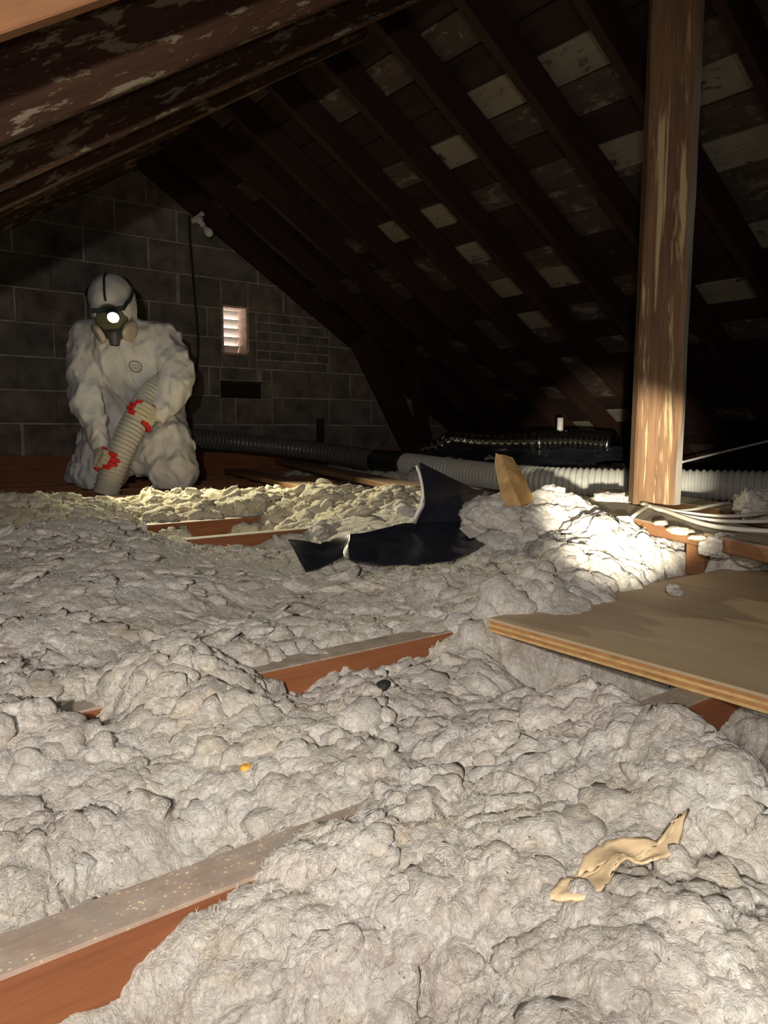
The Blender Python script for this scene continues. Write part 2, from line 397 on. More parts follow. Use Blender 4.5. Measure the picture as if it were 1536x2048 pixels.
def mixed_mesh(name, V, Q, V2, T2, mat):
    me = bpy.data.meshes.new(name); nq, nt = len(Q), len(T2)
    VV = np.concatenate([V, V2]) if nt else V
    loops = np.concatenate([Q.ravel(), (T2 + len(V)).ravel()]) if nt else Q.ravel()
    starts = np.concatenate([np.arange(nq) * 4, nq * 4 + np.arange(nt) * 3]) if nt else np.arange(nq) * 4
    me.vertices.add(len(VV)); me.vertices.foreach_set('co', np.ascontiguousarray(VV, np.float32).ravel())
    me.loops.add(len(loops)); me.loops.foreach_set('vertex_index', loops.astype(np.int32))
    me.polygons.add(nq + nt); me.polygons.foreach_set('loop_start', starts.astype(np.int32))
    me.polygons.foreach_set('use_smooth', np.ones(nq + nt, bool))
    me.update(calc_edges=True); me.validate()
    return link(name, me, mat)
def surface_nets(Fv, org, h):
    nx, ny, nz = Fv.shape; S = Fv < 0
    shape = (nx - 1, ny - 1, nz - 1)
    acc = np.zeros(shape + (3,), np.float32); cnt = np.zeros(shape, np.float32)
    def sub(A, o): return A[o[0]:o[0] + shape[0], o[1]:o[1] + shape[1], o[2]:o[2] + shape[2]]
    cor = [(i, j, k) for i in (0, 1) for j in (0, 1) for k in (0, 1)]
    for a in cor:
        for ax in range(3):
            if a[ax] == 0:
                b = list(a); b[ax] = 1
                fa = sub(Fv, a); fb = sub(Fv, b); m = sub(S, a) != sub(S, b)
                t = np.where(m, fa / np.where(m, fa - fb, 1), 0)
                for q in range(3): acc[..., q] += np.where(m, a[q] + (t if q == ax else 0), 0)
                cnt += m
    idx = -np.ones(shape, np.int64); mk = cnt > 0; idx[mk] = np.arange(mk.sum())
    ijk = np.argwhere(mk); V = (ijk + acc[mk] / cnt[mk][:, None]) * h + np.array(org)
    quads = []
    for ax in range(3):
        o1, o2 = [q for q in range(3) if q != ax]
        sl0 = [slice(1, -1)] * 3; sl1 = [slice(1, -1)] * 3
        sl0[ax] = slice(0, -1); sl1[ax] = slice(1, None)
        A = S[tuple(sl0)]; B = S[tuple(sl1)]
        e = np.argwhere(A != B); flip = A[A != B]
        base = e.copy(); base[:, o1] += 1; base[:, o2] += 1
        def g(d1, d2):
            c = base.copy(); c[:, o1] -= d1; c[:, o2] -= d2
            return idx[c[:, 0], c[:, 1], c[:, 2]]
        q = np.stack([g(1, 1), g(0, 1), g(0, 0), g(1, 0)], 1)
        fl = flip if ax != 1 else ~flip
        q[~fl] = q[~fl][:, ::-1]
        quads.append(q)
    Q = np.concatenate(quads); Q = Q[(Q >= 0).all(1)]
    return V, Q
class SDF:
    def __init__(s, lo, hi, h):
        s.lo = np.array(lo, np.float32); s.h = h
        n = np.ceil((np.array(hi) - s.lo) / h).astype(int) + 1
        s.x, s.y, s.z = np.meshgrid(*[s.lo[i] + h * np.arange(n[i], dtype=np.float32) for i in range(3)], indexing='ij')
        s.f = np.full(s.x.shape, 1.0, np.float32)
    def smin(s, d, k):
        if k <= 0: s.f = np.minimum(s.f, d); return
        hh = np.clip(0.5 + 0.5 * (s.f - d) / k, 0, 1); s.f = s.f + (d - s.f) * hh - k * hh * (1 - hh)
    def cap(s, a, b, ra, rb, k=0.03, flat=None):
        a = np.array(a, np.float32); b = np.array(b, np.float32); ab = b - a
        px, py, pz = s.x - a[0], s.y - a[1], s.z - a[2]
        t = np.clip((px * ab[0] + py * ab[1] + pz * ab[2]) / max(1e-9, float(ab @ ab)), 0, 1)
        d = np.sqrt((px - ab[0] * t) ** 2 + (py - ab[1] * t) ** 2 + (pz - ab[2] * t) ** 2) - (ra + (rb - ra) * t)
        s.smin(d, k)
    def chain(s, pts, k=0.03):
        for (a, ra), (b, rb) in zip(pts, pts[1:]): s.cap(a, b, ra, rb, k)
    def ell(s, c, R, ax=None, k=0.03):
        p = np.stack([s.x - c[0], s.y - c[1], s.z - c[2]], -1)
        if ax is not None: p = p @ np.array(ax, np.float32).T
        q = np.sqrt(((p / np.array(R, np.float32)) ** 2).sum(-1)); s.smin((q - 1) * min(R), k)
    def mesh(s): return surface_nets(s.f, s.lo, s.h)

# ------------------------------------------------------------------ floor, joists
JS = 0.385; J1 = 0.455
floor = box('floor', (1.9, 1.4, -0.165), (7.4, 7.4, 0.03), M['drywall'], ch=0); tag(floor, kind='structure', label='plasterboard ceiling below the attic joists')
JY = [J1 + JS * k for k in range(-6, 12) if J1 + JS * k < 4.85]
for y in JY:
    box('joist', (1.75, y, -0.07), (6.9, 0.042, 0.14), M['joist'], floor, ch=0.002)

# ------------------------------------------------------------------ roof
YB, YW = -2.3, 5.0                       # back wall and gable wall faces
def roof_h(x, lift=0.0):
    return HR + (lift / CR - SR * (x - XR) if x >= XR else lift / CL - SL * (XR - x))
deck_t = 0.03
def slope_slab(name, side, mat):
    L = 4.35
    sg = 1 if side == 'R' else -1; S = SR if side == 'R' else SL; C = CR if side == 'R' else CL
    a = Vector((XR, 0, HR + (RD + 0.022) / C)); d = Vector((sg * C, 0, -S * C)); n = Vector((sg * S * C, 0, C))
    vs = []
    for y in (YB - 0.2, YW + 0.22):
        for s_, q in ((0, 0), (L, 0), (L, deck_t), (0, deck_t)):
            p = a + d * s_ + n * q; vs.append((p.x, y, p.z))
    return vs
vr = slope_slab('c', 'R', None); vl = slope_slab('c', 'L', None)
fb = [(0, 1, 2, 3), (7, 6, 5, 4), (0, 4, 5, 1), (1, 5, 6, 2), (2, 6, 7, 3), (3, 7, 4, 0)]
ceil_ = poly('ceiling', vr + vl, fb + [tuple(8 + i for i in f) for f in fb], M['deck']); tag(ceil_, kind='structure', label='pitched underside of the roof with dark rafters and boards')
RS = 0.395
RYS = [1.345 + RS * k for k in range(-9, 10)]
RYS = [y for y in RYS if y < 4.96]
def slope_frame(sg, S, C):
    d = Vector((sg * C, 0, -S * C)); n = Vector((sg * S * C, 0, C)); y = Vector((0, 1, 0)) if sg > 0 else Vector((0, -1, 0))
    # local x down the slope, local z outwards
    yy = n.cross(d)
    return d, n, Matrix((d, yy, n)).transposed()
for sg, S, C in ((1, SR, CR), (-1, SL, CL)):
    d, n, R = slope_frame(sg, S, C); L = 4.2 if sg > 0 else 4.1
    for y in RYS:
        mt = M['rafter'] if sg > 0 else (M['rafter_lit'] if 1.2 < y < 1.5 else M['rafter_mould'])
        ex = 0.0 if sg > 0 or y < 1.2 else float(np.interp(y, [1.345, 1.74, 2.13, 2.53, 2.92, 3.32, 3.72, 4.2], [0.078, 0.14, 0.162, 0.155, 0.11, 0.07, 0.03, 0.0]))     # the left slope carries some deeper rafters
        c = Vector((XR, y, HR)) + d * (L / 2 + 0.0) + n * (RD / 2 - ex / 2)
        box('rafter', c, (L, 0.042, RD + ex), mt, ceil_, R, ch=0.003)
box('ridge_board', (XR, 1.35, HR + 0.10), (0.03, 7.3, 0.19), M['rafter'], ceil_)
# sheathing boards: pale one-bay pieces where the photograph shows them
CW = 0.155
def course_bay(px, py):
    p = at_roof(px, py, RD); s = (p.x - XR) / CR
    return int(s // CW), int(math.floor((p.y - RYS[0]) / RS))
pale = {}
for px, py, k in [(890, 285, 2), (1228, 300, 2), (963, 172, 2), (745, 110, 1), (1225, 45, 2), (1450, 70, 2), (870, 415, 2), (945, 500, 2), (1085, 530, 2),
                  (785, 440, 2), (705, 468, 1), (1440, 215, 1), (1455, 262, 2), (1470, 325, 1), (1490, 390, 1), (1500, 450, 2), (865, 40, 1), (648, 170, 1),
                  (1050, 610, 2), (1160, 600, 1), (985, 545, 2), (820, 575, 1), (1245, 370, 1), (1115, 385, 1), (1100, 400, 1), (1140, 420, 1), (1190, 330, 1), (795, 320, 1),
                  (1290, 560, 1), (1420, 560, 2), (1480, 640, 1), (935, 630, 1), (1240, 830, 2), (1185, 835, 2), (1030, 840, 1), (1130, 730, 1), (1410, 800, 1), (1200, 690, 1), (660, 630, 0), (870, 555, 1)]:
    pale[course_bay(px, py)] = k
nb = len(RYS)
shared = {}
for sg, S, C in ((1, SR, CR), (-1, SL, CL)):
    d, n, R = slope_frame(sg, S, C)
    for k in range(27):
        i = -1
        while i < nb:
            v = pale.get((k, i)) if sg > 0 else None
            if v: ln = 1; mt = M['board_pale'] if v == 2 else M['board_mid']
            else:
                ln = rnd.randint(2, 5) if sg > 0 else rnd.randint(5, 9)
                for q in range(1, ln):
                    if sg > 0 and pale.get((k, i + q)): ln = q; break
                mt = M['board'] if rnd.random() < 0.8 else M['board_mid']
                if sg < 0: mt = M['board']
            ln = min(ln, nb + 1 - i)
            y0 = RYS[0] + RS * i; y1 = y0 + RS * ln
            y1 = min(y1, YW + 0.15)
            if y1 - y0 > 0.06:
                lift = RD + 0.001 + rnd.uniform(0, 0.007)
                c = Vector((XR, (y0 + y1) / 2, HR)) + d * (CW * (k + 0.5)) + n * (lift + 0.009)
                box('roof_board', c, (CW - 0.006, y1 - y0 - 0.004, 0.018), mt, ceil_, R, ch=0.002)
            i += ln

# ------------------------------------------------------------------ gable wall of concrete blocks
V0 = at_y(452, 620, YW + 0.04); V1 = at_y(503, 712, YW + 0.04)
VENT = (2.345, 2.555, 0.845, 1.185)
REC = (2.33, 2.74, 0.535, 0.66)
def clip_poly(P, lines):
    for (a, b, c) in lines:              # keep a x + b z <= c
        out = []
        for i in range(len(P)):
            p, q = P[i], P[(i + 1) % len(P)]
            dp = a * p[0] + b * p[1] - c; dq = a * q[0] + b * q[1] - c
            if dp <= 0: out.append(p)
            if (dp < 0) != (dq < 0) and dp != dq:
                t = dp / (dp - dq); out.append((p[0] + (q[0] - p[0]) * t, p[1] + (q[1] - p[1]) * t))
        P = out
        if len(P) < 3: return []
    return P
ROOFL = [(SR, 1, HR + SR * XR + (RD + 0.01) / CR), (-SL, 1, HR - SL * XR + (RD + 0.01) / CL)]
def prism(P, y0, y1, ch=0.0):
    n = len(P)
    if ch:
        cx = sum(p[0] for p in P) / n; cz = sum(p[1] for p in P) / n
        ex = [(p[0] + math.copysign(min(ch, abs(cx - p[0])), cx - p[0]), p[1] + math.copysign(min(ch, abs(cz - p[1])), cz - p[1])) for p in P]
        vs = [(x, y0, z) for x, z in ex] + [(x, y0 + ch, z) for x, z in P] + [(x, y1, z) for x, z in P]
        fs = [tuple(range(n))] + [(i + n * q, i + n * (q + 1), (i + 1) % n + n * (q + 1), (i + 1) % n + n * q) for q in (0, 1) for i in range(n)] + [tuple(range(2 * n, 3 * n))[::-1]]
    else:
        vs = [(x, y0, z) for x, z in P] + [(x, y1, z) for x, z in P]
        fs = [tuple(range(n))] + [(i, i + n, (i + 1) % n + n, (i + 1) % n) for i in range(n)] + [tuple(range(n, 2 * n))[::-1]]
    return vs, fs
def slab(holes, xs, zs, y0, y1):
    vs = []; fs = []
    for x0, x1 in zip(xs, xs[1:]):
        for z0, z1 in zip(zs, zs[1:]):
            cx, cz = (x0 + x1) / 2, (z0 + z1) / 2
            if any(h[0] < cx < h[1] and h[2] < cz < h[3] for h in holes): continue
            P = clip_poly([(x0, z0), (x1, z0), (x1, z1), (x0, z1)], ROOFL)
            if not P: continue
            v, f = prism(P, y0, y1); b0 = len(vs); vs += v; fs += [tuple(b0 + i for i in q) for q in f]
    return vs, fs
xs = sorted([-2.0, 6.0, VENT[0], VENT[1], REC[0], REC[1]]); zs = sorted([-0.3, 2.4, VENT[2], VENT[3], REC[2], REC[3]])
v1, f1 = slab([VENT, REC], xs, zs, YW + 0.009, YW + 0.10)
v2, f2 = slab([VENT, REC], xs, zs, YW + 0.10, YW + 0.20)
wall = poly('wall_back', v1 + v2, f1 + [tuple(len(v1) + i for i in f) for f in f2], M['mortar']); tag(wall, kind='structure', label='dark concrete block gable wall')
def cut(rect, hole):
    x0, x1, z0, z1 = rect; a, b, c, d = hole
    if b <= x0 or a >= x1 or d <= z0 or c >= z1: return [rect]
    out = []
    if x0 < a: out.append((x0, a, z0, z1))
    if x1 > b: out.append((b, x1, z0, z1))
    if z0 < c: out.append((max(x0, a), min(x1, b), z0, c))
    if z1 > d: out.append((max(x0, a), min(x1, b), d, z1))
    return out
BH, BL = 0.203, 0.406
SMALL = (2.62, 3.25, 0.751, 1.157)
rects = []
for r in range(0, 13):
    z0 = -0.264 + BH * r; off = 2.44 + (0.0 if r % 2 == 1 else BL / 2)
    for q in range(-10, 9):
        x0 = off + BL * q + rnd.uniform(-0.01, 0.01)
        rects.append((x0, x0 + BL, z0, z0 + BH))
cells = []
for rc in rects:
    for p in cut(rc, SMALL): cells.append(p)
for r in range(6):
    z0 = SMALL[2] + r * (SMALL[3] - SMALL[2]) / 6; x = SMALL[0] - (0.1 if r % 2 else 0)
    while x < SMALL[1]:
        w = rnd.choice((0.19, 0.21, 0.12)); cells.append((max(x, SMALL[0]), min(x + w, SMALL[1]), z0, z0 + (SMALL[3] - SMALL[2]) / 6)); x += w
for rc in cells:
    for p in cut(rc, VENT):
        for p2 in cut(p, REC):
            x0, x1, z0, z1 = p2; g = 0.006
            if x1 - x0 < 0.03 or z1 - z0 < 0.03 or x1 < 0.2 or x0 > 5.2 or z1 < -0.1: continue
            P = clip_poly([(x0 + g, z0 + g), (x1 - g, z0 + g), (x1 - g, z1 - g), (x0 + g, z1 - g)], ROOFL)
            if len(P) < 3: continue
            dy = rnd.uniform(-0.004, 0.003)
            v, f = prism(P, YW + dy, YW + 0.09, 0.004)
            poly('block', v, f, M['block'] if rnd.random() < 0.6 else M['block_b'], wall)
box('recess_back', ((REC[0] + REC[1]) / 2, YW + 0.19, (REC[2] + REC[3]) / 2), (REC[1] - REC[0], 0.02, REC[3] - REC[2]), M['deck'], wall, ch=0)  # near-black plane closing the hole; the recess's shade is put into its colour
# closing wall behind the photographer
vb, fb2 = slab([], [-2.0, 1.75, 6.0], [-0.3, 2.4], YB - 0.1, YB)
wf = poly('wall_front', vb, fb2, M['block']); tag(wf, kind='structure', label='gable wall behind the photographer')
# ledger board along the foot of the gable wall
bd = box('trim_1', (1.9, YW - 0.055, 0.055), (6.4, 0.05, 0.19), M['joist'], ch=0.003); tag(bd, kind='structure', label='dark reddish board along the foot of the block wall')

# ------------------------------------------------------------------ louvre vent
vent = empty('louver_vent', ((VENT[0] + VENT[1]) / 2, YW + 0.1, VENT[2]))
tag(vent, 'small white louvered vent letting in daylight through the block wall', 'vent')
xw = VENT[1] - VENT[0]; zc = (VENT[2] + VENT[3]) / 2; xc = (VENT[0] + VENT[1]) / 2
box('jamb', (VENT[1] - 0.012, YW + 0.07, zc), (0.024, 0.16, VENT[3] - VENT[2]), M['jamb'], vent)
box('jamb', (VENT[0] + 0.006, YW + 0.07, zc), (0.012, 0.16, VENT[3] - VENT[2]), M['jamb'], vent)
box('head', (xc, YW + 0.06, VENT[3] - 0.008), (xw, 0.15, 0.016), M['jamb'], vent)
box('sill', (xc, YW + 0.07, VENT[2] + 0.006), (xw, 0.16, 0.012), M['jamb'], vent)
ns = 5; pitch = (VENT[3] - VENT[2] - 0.03) / ns
for i in range(ns):
    z = VENT[2] + 0.014 + pitch * (i + 0.5)
    box('slat', (xc - 0.005, YW + 0.115, z), (xw - 0.045, 0.006, pitch * 1.08), M['white_metal'], vent, Matrix.Rotation(math.radians(38), 3, 'X'), ch=0.001)

# ------------------------------------------------------------------ loose insulation
PLY_X0, PLY_Y1 = 0.79, 0.785
def g2(X, Y, cx, cy, sx, sy, a, rot=0.0):
    dx = X - cx; dy = Y - cy
    if rot:
        c, s = math.cos(rot), math.sin(rot); dx, dy = dx * c + dy * s, -dx * s + dy * c
    return a * np.exp(-((dx / sx) ** 2 + (dy / sy) ** 2))
HILLS = [
    # foreground
    (0.44, 0.30, 0.17, 0.11, 0.030), (0.02, 0.35, 0.15, 0.10, -0.15), (0.17, 0.28, 0.10, 0.05, -0.05), (0.20, 0.20, 0.10, 0.06, 0.03),
    (0.15, 0.535, 0.12, 0.045, -0.055), (0.00, 0.60, 0.16, 0.10, -0.03), (0.10, 0.77, 0.13, 0.065, 0.028), (0.215, 0.80, 0.03, 0.045, -0.05),
    (0.31, 0.80, 0.075, 0.12, 0.050), (0.57, 0.785, 0.15, 0.045, -0.070), (0.47, 0.44, 0.09, 0.07, 0.020), (0.25, 0.475, 0.12, 0.03, -0.035),
    (0.55, 0.47, 0.08, 0.08, 0.025), (0.75, 0.37, 0.075, 0.095, -0.13), (0.79, 0.59, 0.10, 0.085, -0.17), (0.79, 0.72, 0.06, 0.06, -0.06),
    (0.565, 0.41, 0.035, 0.05, 0.045), (0.53, 0.32, 0.045, 0.055, 0.042), (0.49, 0.24, 0.055, 0.05, 0.04), (0.705, 0.42, 0.065, 0.07, -0.085), (0.40, 0.62, 0.12, 0.06, 0.020),
    # mid
    (0.40, 1.45, 0.28, 0.28, 0.055), (0.44, 1.75, 0.25, 0.15, 0.078), (0.10, 1.10, 0.2, 0.2, 0.02), (0.85, 1.10, 0.25, 0.22, 0.012),
    (1.00, 1.88, 0.26, 0.085, -0.075), (1.06, 2.25, 0.27, 0.09, -0.12), (1.02, 1.74, 0.26, 0.13, -0.035), (1.08, 2.10, 0.24, 0.10, -0.065), (1.00, 2.38, 0.26, 0.045, -0.05),
    # heap beside the plywood
    (1.42, 1.20, 0.20, 0.20, 0.135), (1.30, 0.97, 0.15, 0.10, 0.085), (1.34, 0.84, 0.10, 0.09, 0.045), (1.55, 0.80, 0.14, 0.07, 0.055), (0.92, 0.83, 0.12, 0.06, 0.045), (1.12, 0.90, 0.12, 0.09, 0.05),
    (1.70, 0.60, 0.12, 0.25, 0.05),
    # beyond the last bare joist
    (0.55, 2.75, 0.40, 0.22, 0.03), (1.30, 2.70, 0.45, 0.25, 0.03), (1.75, 2.10, 0.25, 0.25, 0.06), (0.20, 2.45, 0.3, 0.2, 0.03), (1.50, 2.30, 0.2, 0.15, 0.06),
    # under the duct
    (3.45, 3.10, 0.9, 0.35, 0.16), (2.6, 3.6, 0.5, 0.3, 0.08),
]
def low(X, Y):
    h = 0.010 + 0.018 * vnoise(X * 3.1 + 4, Y * 3.1, 3) + 0.010 * vnoise(X * 7.3, Y * 7.3 + 9, 4)
    far = smooth(2.33, 2.45, Y); h = h + far * (0.006 + 0.022 * vnoise(X * 4.5, Y * 4.5, 8))
    for q in HILLS: h = h + g2(X, Y, *q)
    # hardly any fill where the crew has already cleared, along the far right and round the post
    clear = smooth(3.05, 3.26, Y + 0.05 * vnoise(X * 5, Y * 5, 21)) * (1 - smooth(2.3, 2.9, X))
    h = h - clear * 0.12
    right = smooth(1.62, 1.95, X + 0.08 * vnoise(X * 4, Y * 4, 22)) * (1 - smooth(2.6, 3.2, Y)) * smooth(0.4, 0.9, Y)
    h = h - right * 0.13 + right * 0.075 * smooth(0.15, 0.6, vnoise(X * 4.2, Y * 4.2, 25))
    rr = np.hypot(X, Y); h = np.where(rr < 0.42, h - 0.10 * (1 - smooth(0.20, 0.42, rr)), h)
    # under the plywood sheet the fill stays low
    e = 0.02 * vnoise(X * 14, Y * 14, 31)
    under = smooth(PLY_X0 - 0.015, PLY_X0 + 0.02, X) * (1 - smooth(PLY_Y1 - 0.09, PLY_Y1 - 0.045, Y + e - 0.16 * smooth(0.95, 1.45, X))) * (1 - smooth(1.44, 1.54, X + e))
    h = h * (1 - under) + under * np.minimum(h, -0.03)
    return h
def detail(X, Y):
    wx = X + 0.010 * vnoise(X * 13, Y * 13, 41) + 0.03 * vnoise(X * 5, Y * 5, 43)
    wy = Y + 0.010 * vnoise(X * 13, Y * 13, 42) + 0.03 * vnoise(X * 5, Y * 5, 44)
    out = np.zeros_like(X)
    amp = 0.6 + 0.4 * smooth(-0.5, 0.5, vnoise(X * 2.2, Y * 2.2, 51))
    near = 1 - smooth(0.75, 1.15, Y); farm = smooth(1.9, 2.3, Y)
    heap = np.clip(g2(X, Y, 1.42, 1.05, 0.42, 0.36, 1.3), 0, 1)
    big = np.clip(0.40 + 0.60 * near + 1.15 * farm + 0.8 * heap, 0, 2.0)
    fine = np.clip(0.7 + 0.3 * near + 0.8 * farm + 0.5 * heap, 0, 1.6)
    for sc, a, sd in ((7.0, 0.031, 61), (16.0, 0.0135, 62), (37.0, 0.0044, 63), (84.0, 0.0019, 64), (180.0, 0.0010, 65)):
        f1, f2, cid = worley(wx * sc, wy * sc * (1.0 if sc < 10 else 1.15), sd)
        edge = 1 - np.exp(-3.2 * (f2 - f1))
        b = edge * (0.35 + 0.75 * cid) + 0.55 * (1 - f1 * f1) - 0.78
        out += a * b * (amp * big if sc < 30 else fine)
        wx = wx + 0.10 / sc * vnoise(X * sc * 1.7, Y * sc * 1.7, sd + 20); wy = wy + 0.10 / sc * vnoise(X * sc * 1.7 + 5, Y * sc * 1.7, sd + 30)
    out += 0.0012 * vnoise(wx * 330, wy * 330, 72)
    tuft = smooth(0.45, 0.9, vnoise(X * 75, Y * 75, 73)) * smooth(0.2, 0.6, vnoise(X * 9, Y * 9, 74))
    return out + 0.006 * tuft * (1 + heap)
def height_pt(x, y):
    a = np.array([x], np.float64); b = np.array([y], np.float64)
    return float((low(a, b) + detail(a, b))[0])
def add_fibres(o, count, mat, seed):
    '''short loose fibres standing off the surface, added to the same mesh as thin triangles'''
    me = o.data; rg = np.random.default_rng(100 + seed); nv = len(me.vertices)
    co_ = np.empty(nv * 3, np.float32); me.vertices.foreach_get('co', co_); co_ = co_.reshape(-1, 3)
    no_ = np.empty(nv * 3, np.float32); me.vertex_normals.foreach_get('vector', no_); no_ = no_.reshape(-1, 3)
    i = rg.integers(0, nv, int(count)); p = co_[i].astype(np.float64); nrm = no_[i].astype(np.float64); nrm[nrm[:, 2] < 0] *= -1
    r = np.hypot(p[:, 0], p[:, 1]); m = (r < 3.4) & (p[:, 2] > -0.1); p, nrm, r = p[m], nrm[m], r[m]; n = len(p)
    patchy = smooth(-0.35, 0.5, vnoise(p[:, 0] * 11, p[:, 1] * 11, 97))
    d = nrm * rg.uniform(0.05, 0.75, (n, 1)) + rg.normal(0, 0.6, (n, 3)); d /= np.linalg.norm(d, axis=1, keepdims=True)
    L = 0.0056 * np.sqrt(r) * rg.uniform(0.4, 1.5, n) * (0.5 + 0.7 * patchy); w = (0.00022 + 0.00042 * r) * rg.uniform(0.7, 1.5, n)
    side = np.cross(d, rg.normal(0, 1, (n, 3))); side /= np.linalg.norm(side, axis=1, keepdims=True)
    base = p - nrm * 0.001
    V2 = np.stack([base - side * w[:, None], base + side * w[:, None], base + d * L[:, None]], 1).reshape(-1, 3)
    nl0 = len(me.loops); np0 = len(me.polygons)
    me.vertices.add(3 * n); me.loops.add(3 * n); me.polygons.add(n)
    allv = np.concatenate([co_, V2.astype(np.float32)]); me.vertices.foreach_set('co', allv.ravel())
    lv = np.empty(nl0 + 3 * n, np.int32); me.loops.foreach_get('vertex_index', lv); lv[nl0:] = nv + np.arange(3 * n); me.loops.foreach_set('vertex_index', lv)
    ls = np.empty(np0 + n, np.int32); me.polygons.foreach_get('loop_start', ls); ls[np0:] = nl0 + 3 * np.arange(n); me.polygons.foreach_set('loop_start', ls)
    mi = np.zeros(np0 + n, np.int32); mi[np0:] = 1
    me.polygons.foreach_set('use_smooth', np.ones(np0 + n, bool))
    me.materials.append(mat); me.polygons.foreach_set('material_index', mi)
    me.update(calc_edges=True); me.validate()
def nodules():
    '''rounded tufts half sunk in the fill: vertices (n, v, 3), one triangle list, centres'''
    bm = bmesh.new(); bmesh.ops.create_icosphere(bm, subdivisions=3, radius=1.0)
    bv = np.array([v.co[:] for v in bm.verts]); bt = np.array([[v.index for v in f.verts] for f in bm.faces]); bm.free()
    rg = np.random.default_rng(5); n = 5600
    th = YAW + rg.uniform(-0.72, 0.72, n); r = rg.uniform(0.30, 3.75, n)
    X = r * np.cos(th); Y = r * np.sin(th)
    R = 0.0205 * np.sqrt(r) * rg.uniform(0.5, 1.0, n) ** 1.0 * np.where(rg.random(n) < 0.07, 1.6, 1.15)
    carpet = smooth(0.80, 1.05, Y) * (1 - smooth(1.85, 2.2, Y)) * (1 - np.clip(g2(X, Y, 1.42, 1.05, 0.36, 0.32, 1.4), 0, 1))
    Z = low(X, Y) + detail(X, Y)
    jd = np.min(np.abs(Y[:, None] - np.array(JY)[None]), 1)
    ok = (Z > -0.075) & (Y > 0.12) & (Y < 3.25) & (X < 2.6) & (X > -0.6)
    ok &= ~((Z < 0.006) & (jd < 0.021 + 0.9 * R))
    ok &= ~((X > PLY_X0 - R) & (Y < PLY_Y1 - 0.02) & (X < 1.5))
    X, Y, Z, R, carpet = X[ok], Y[ok], Z[ok], R[ok], carpet[ok]; n = len(X)
    e = 0.012
    gx = (low(X + e, Y) - low(X - e, Y)) / (2 * e); gy = (low(X, Y + e) - low(X, Y - e)) / (2 * e)
    N = np.stack([-gx, -gy, np.ones(n)], -1) + rg.normal(0, 0.22, (n, 3)); N /= np.linalg.norm(N, axis=1, keepdims=True)
    a = rg.uniform(0, 6.28, n); t = np.stack([np.cos(a), np.sin(a), np.zeros(n)], -1); t -= N * (t * N).sum(1, keepdims=True); t /= np.linalg.norm(t, axis=1, keepdims=True)
    b = np.cross(N, t)
    sq = 0.72 - 0.36 * carpet; el = rg.uniform(1.0, 1.5, n) * (1 + 0.35 * carpet)
    P = bv[None] * np.ones((n, 1, 1))
    off = rg.uniform(0, 50, (n, 1))
    q = 1.25
    nz = 0.50 * vnoise3(P[..., 0] * q + off, P[..., 1] * q, P[..., 2] * q + off, 91) + 0.30 * np.abs(vnoise3(P[..., 0] * 2.6, P[..., 1] * 2.6 + off, P[..., 2] * 2.6, 92)) + 0.20 * np.abs(vnoise3(P[..., 0] * 5.6, P[..., 1] * 5.6 + off, P[..., 2] * 5.6, 93))
    nz = nz + 0.07 * np.abs(vnoise3(P[..., 0] * 11, P[..., 1] * 11 + off, P[..., 2] * 11, 94))
    P = P * (0.84 + nz)[..., None] * R[:, None, None]
    W = (t[:, None] * (P[..., 0] * el[:, None])[..., None] + b[:, None] * P[..., 1][..., None] + N[:, None] * (P[..., 2] * sq[:, None])[..., None])
    C = np.stack([X, Y, Z], -1) - N * (R * (0.42 + 0.22 * (1 - smooth(0.35, 0.9, Y))))[:, None]
    return C[:, None] + W, bt, C
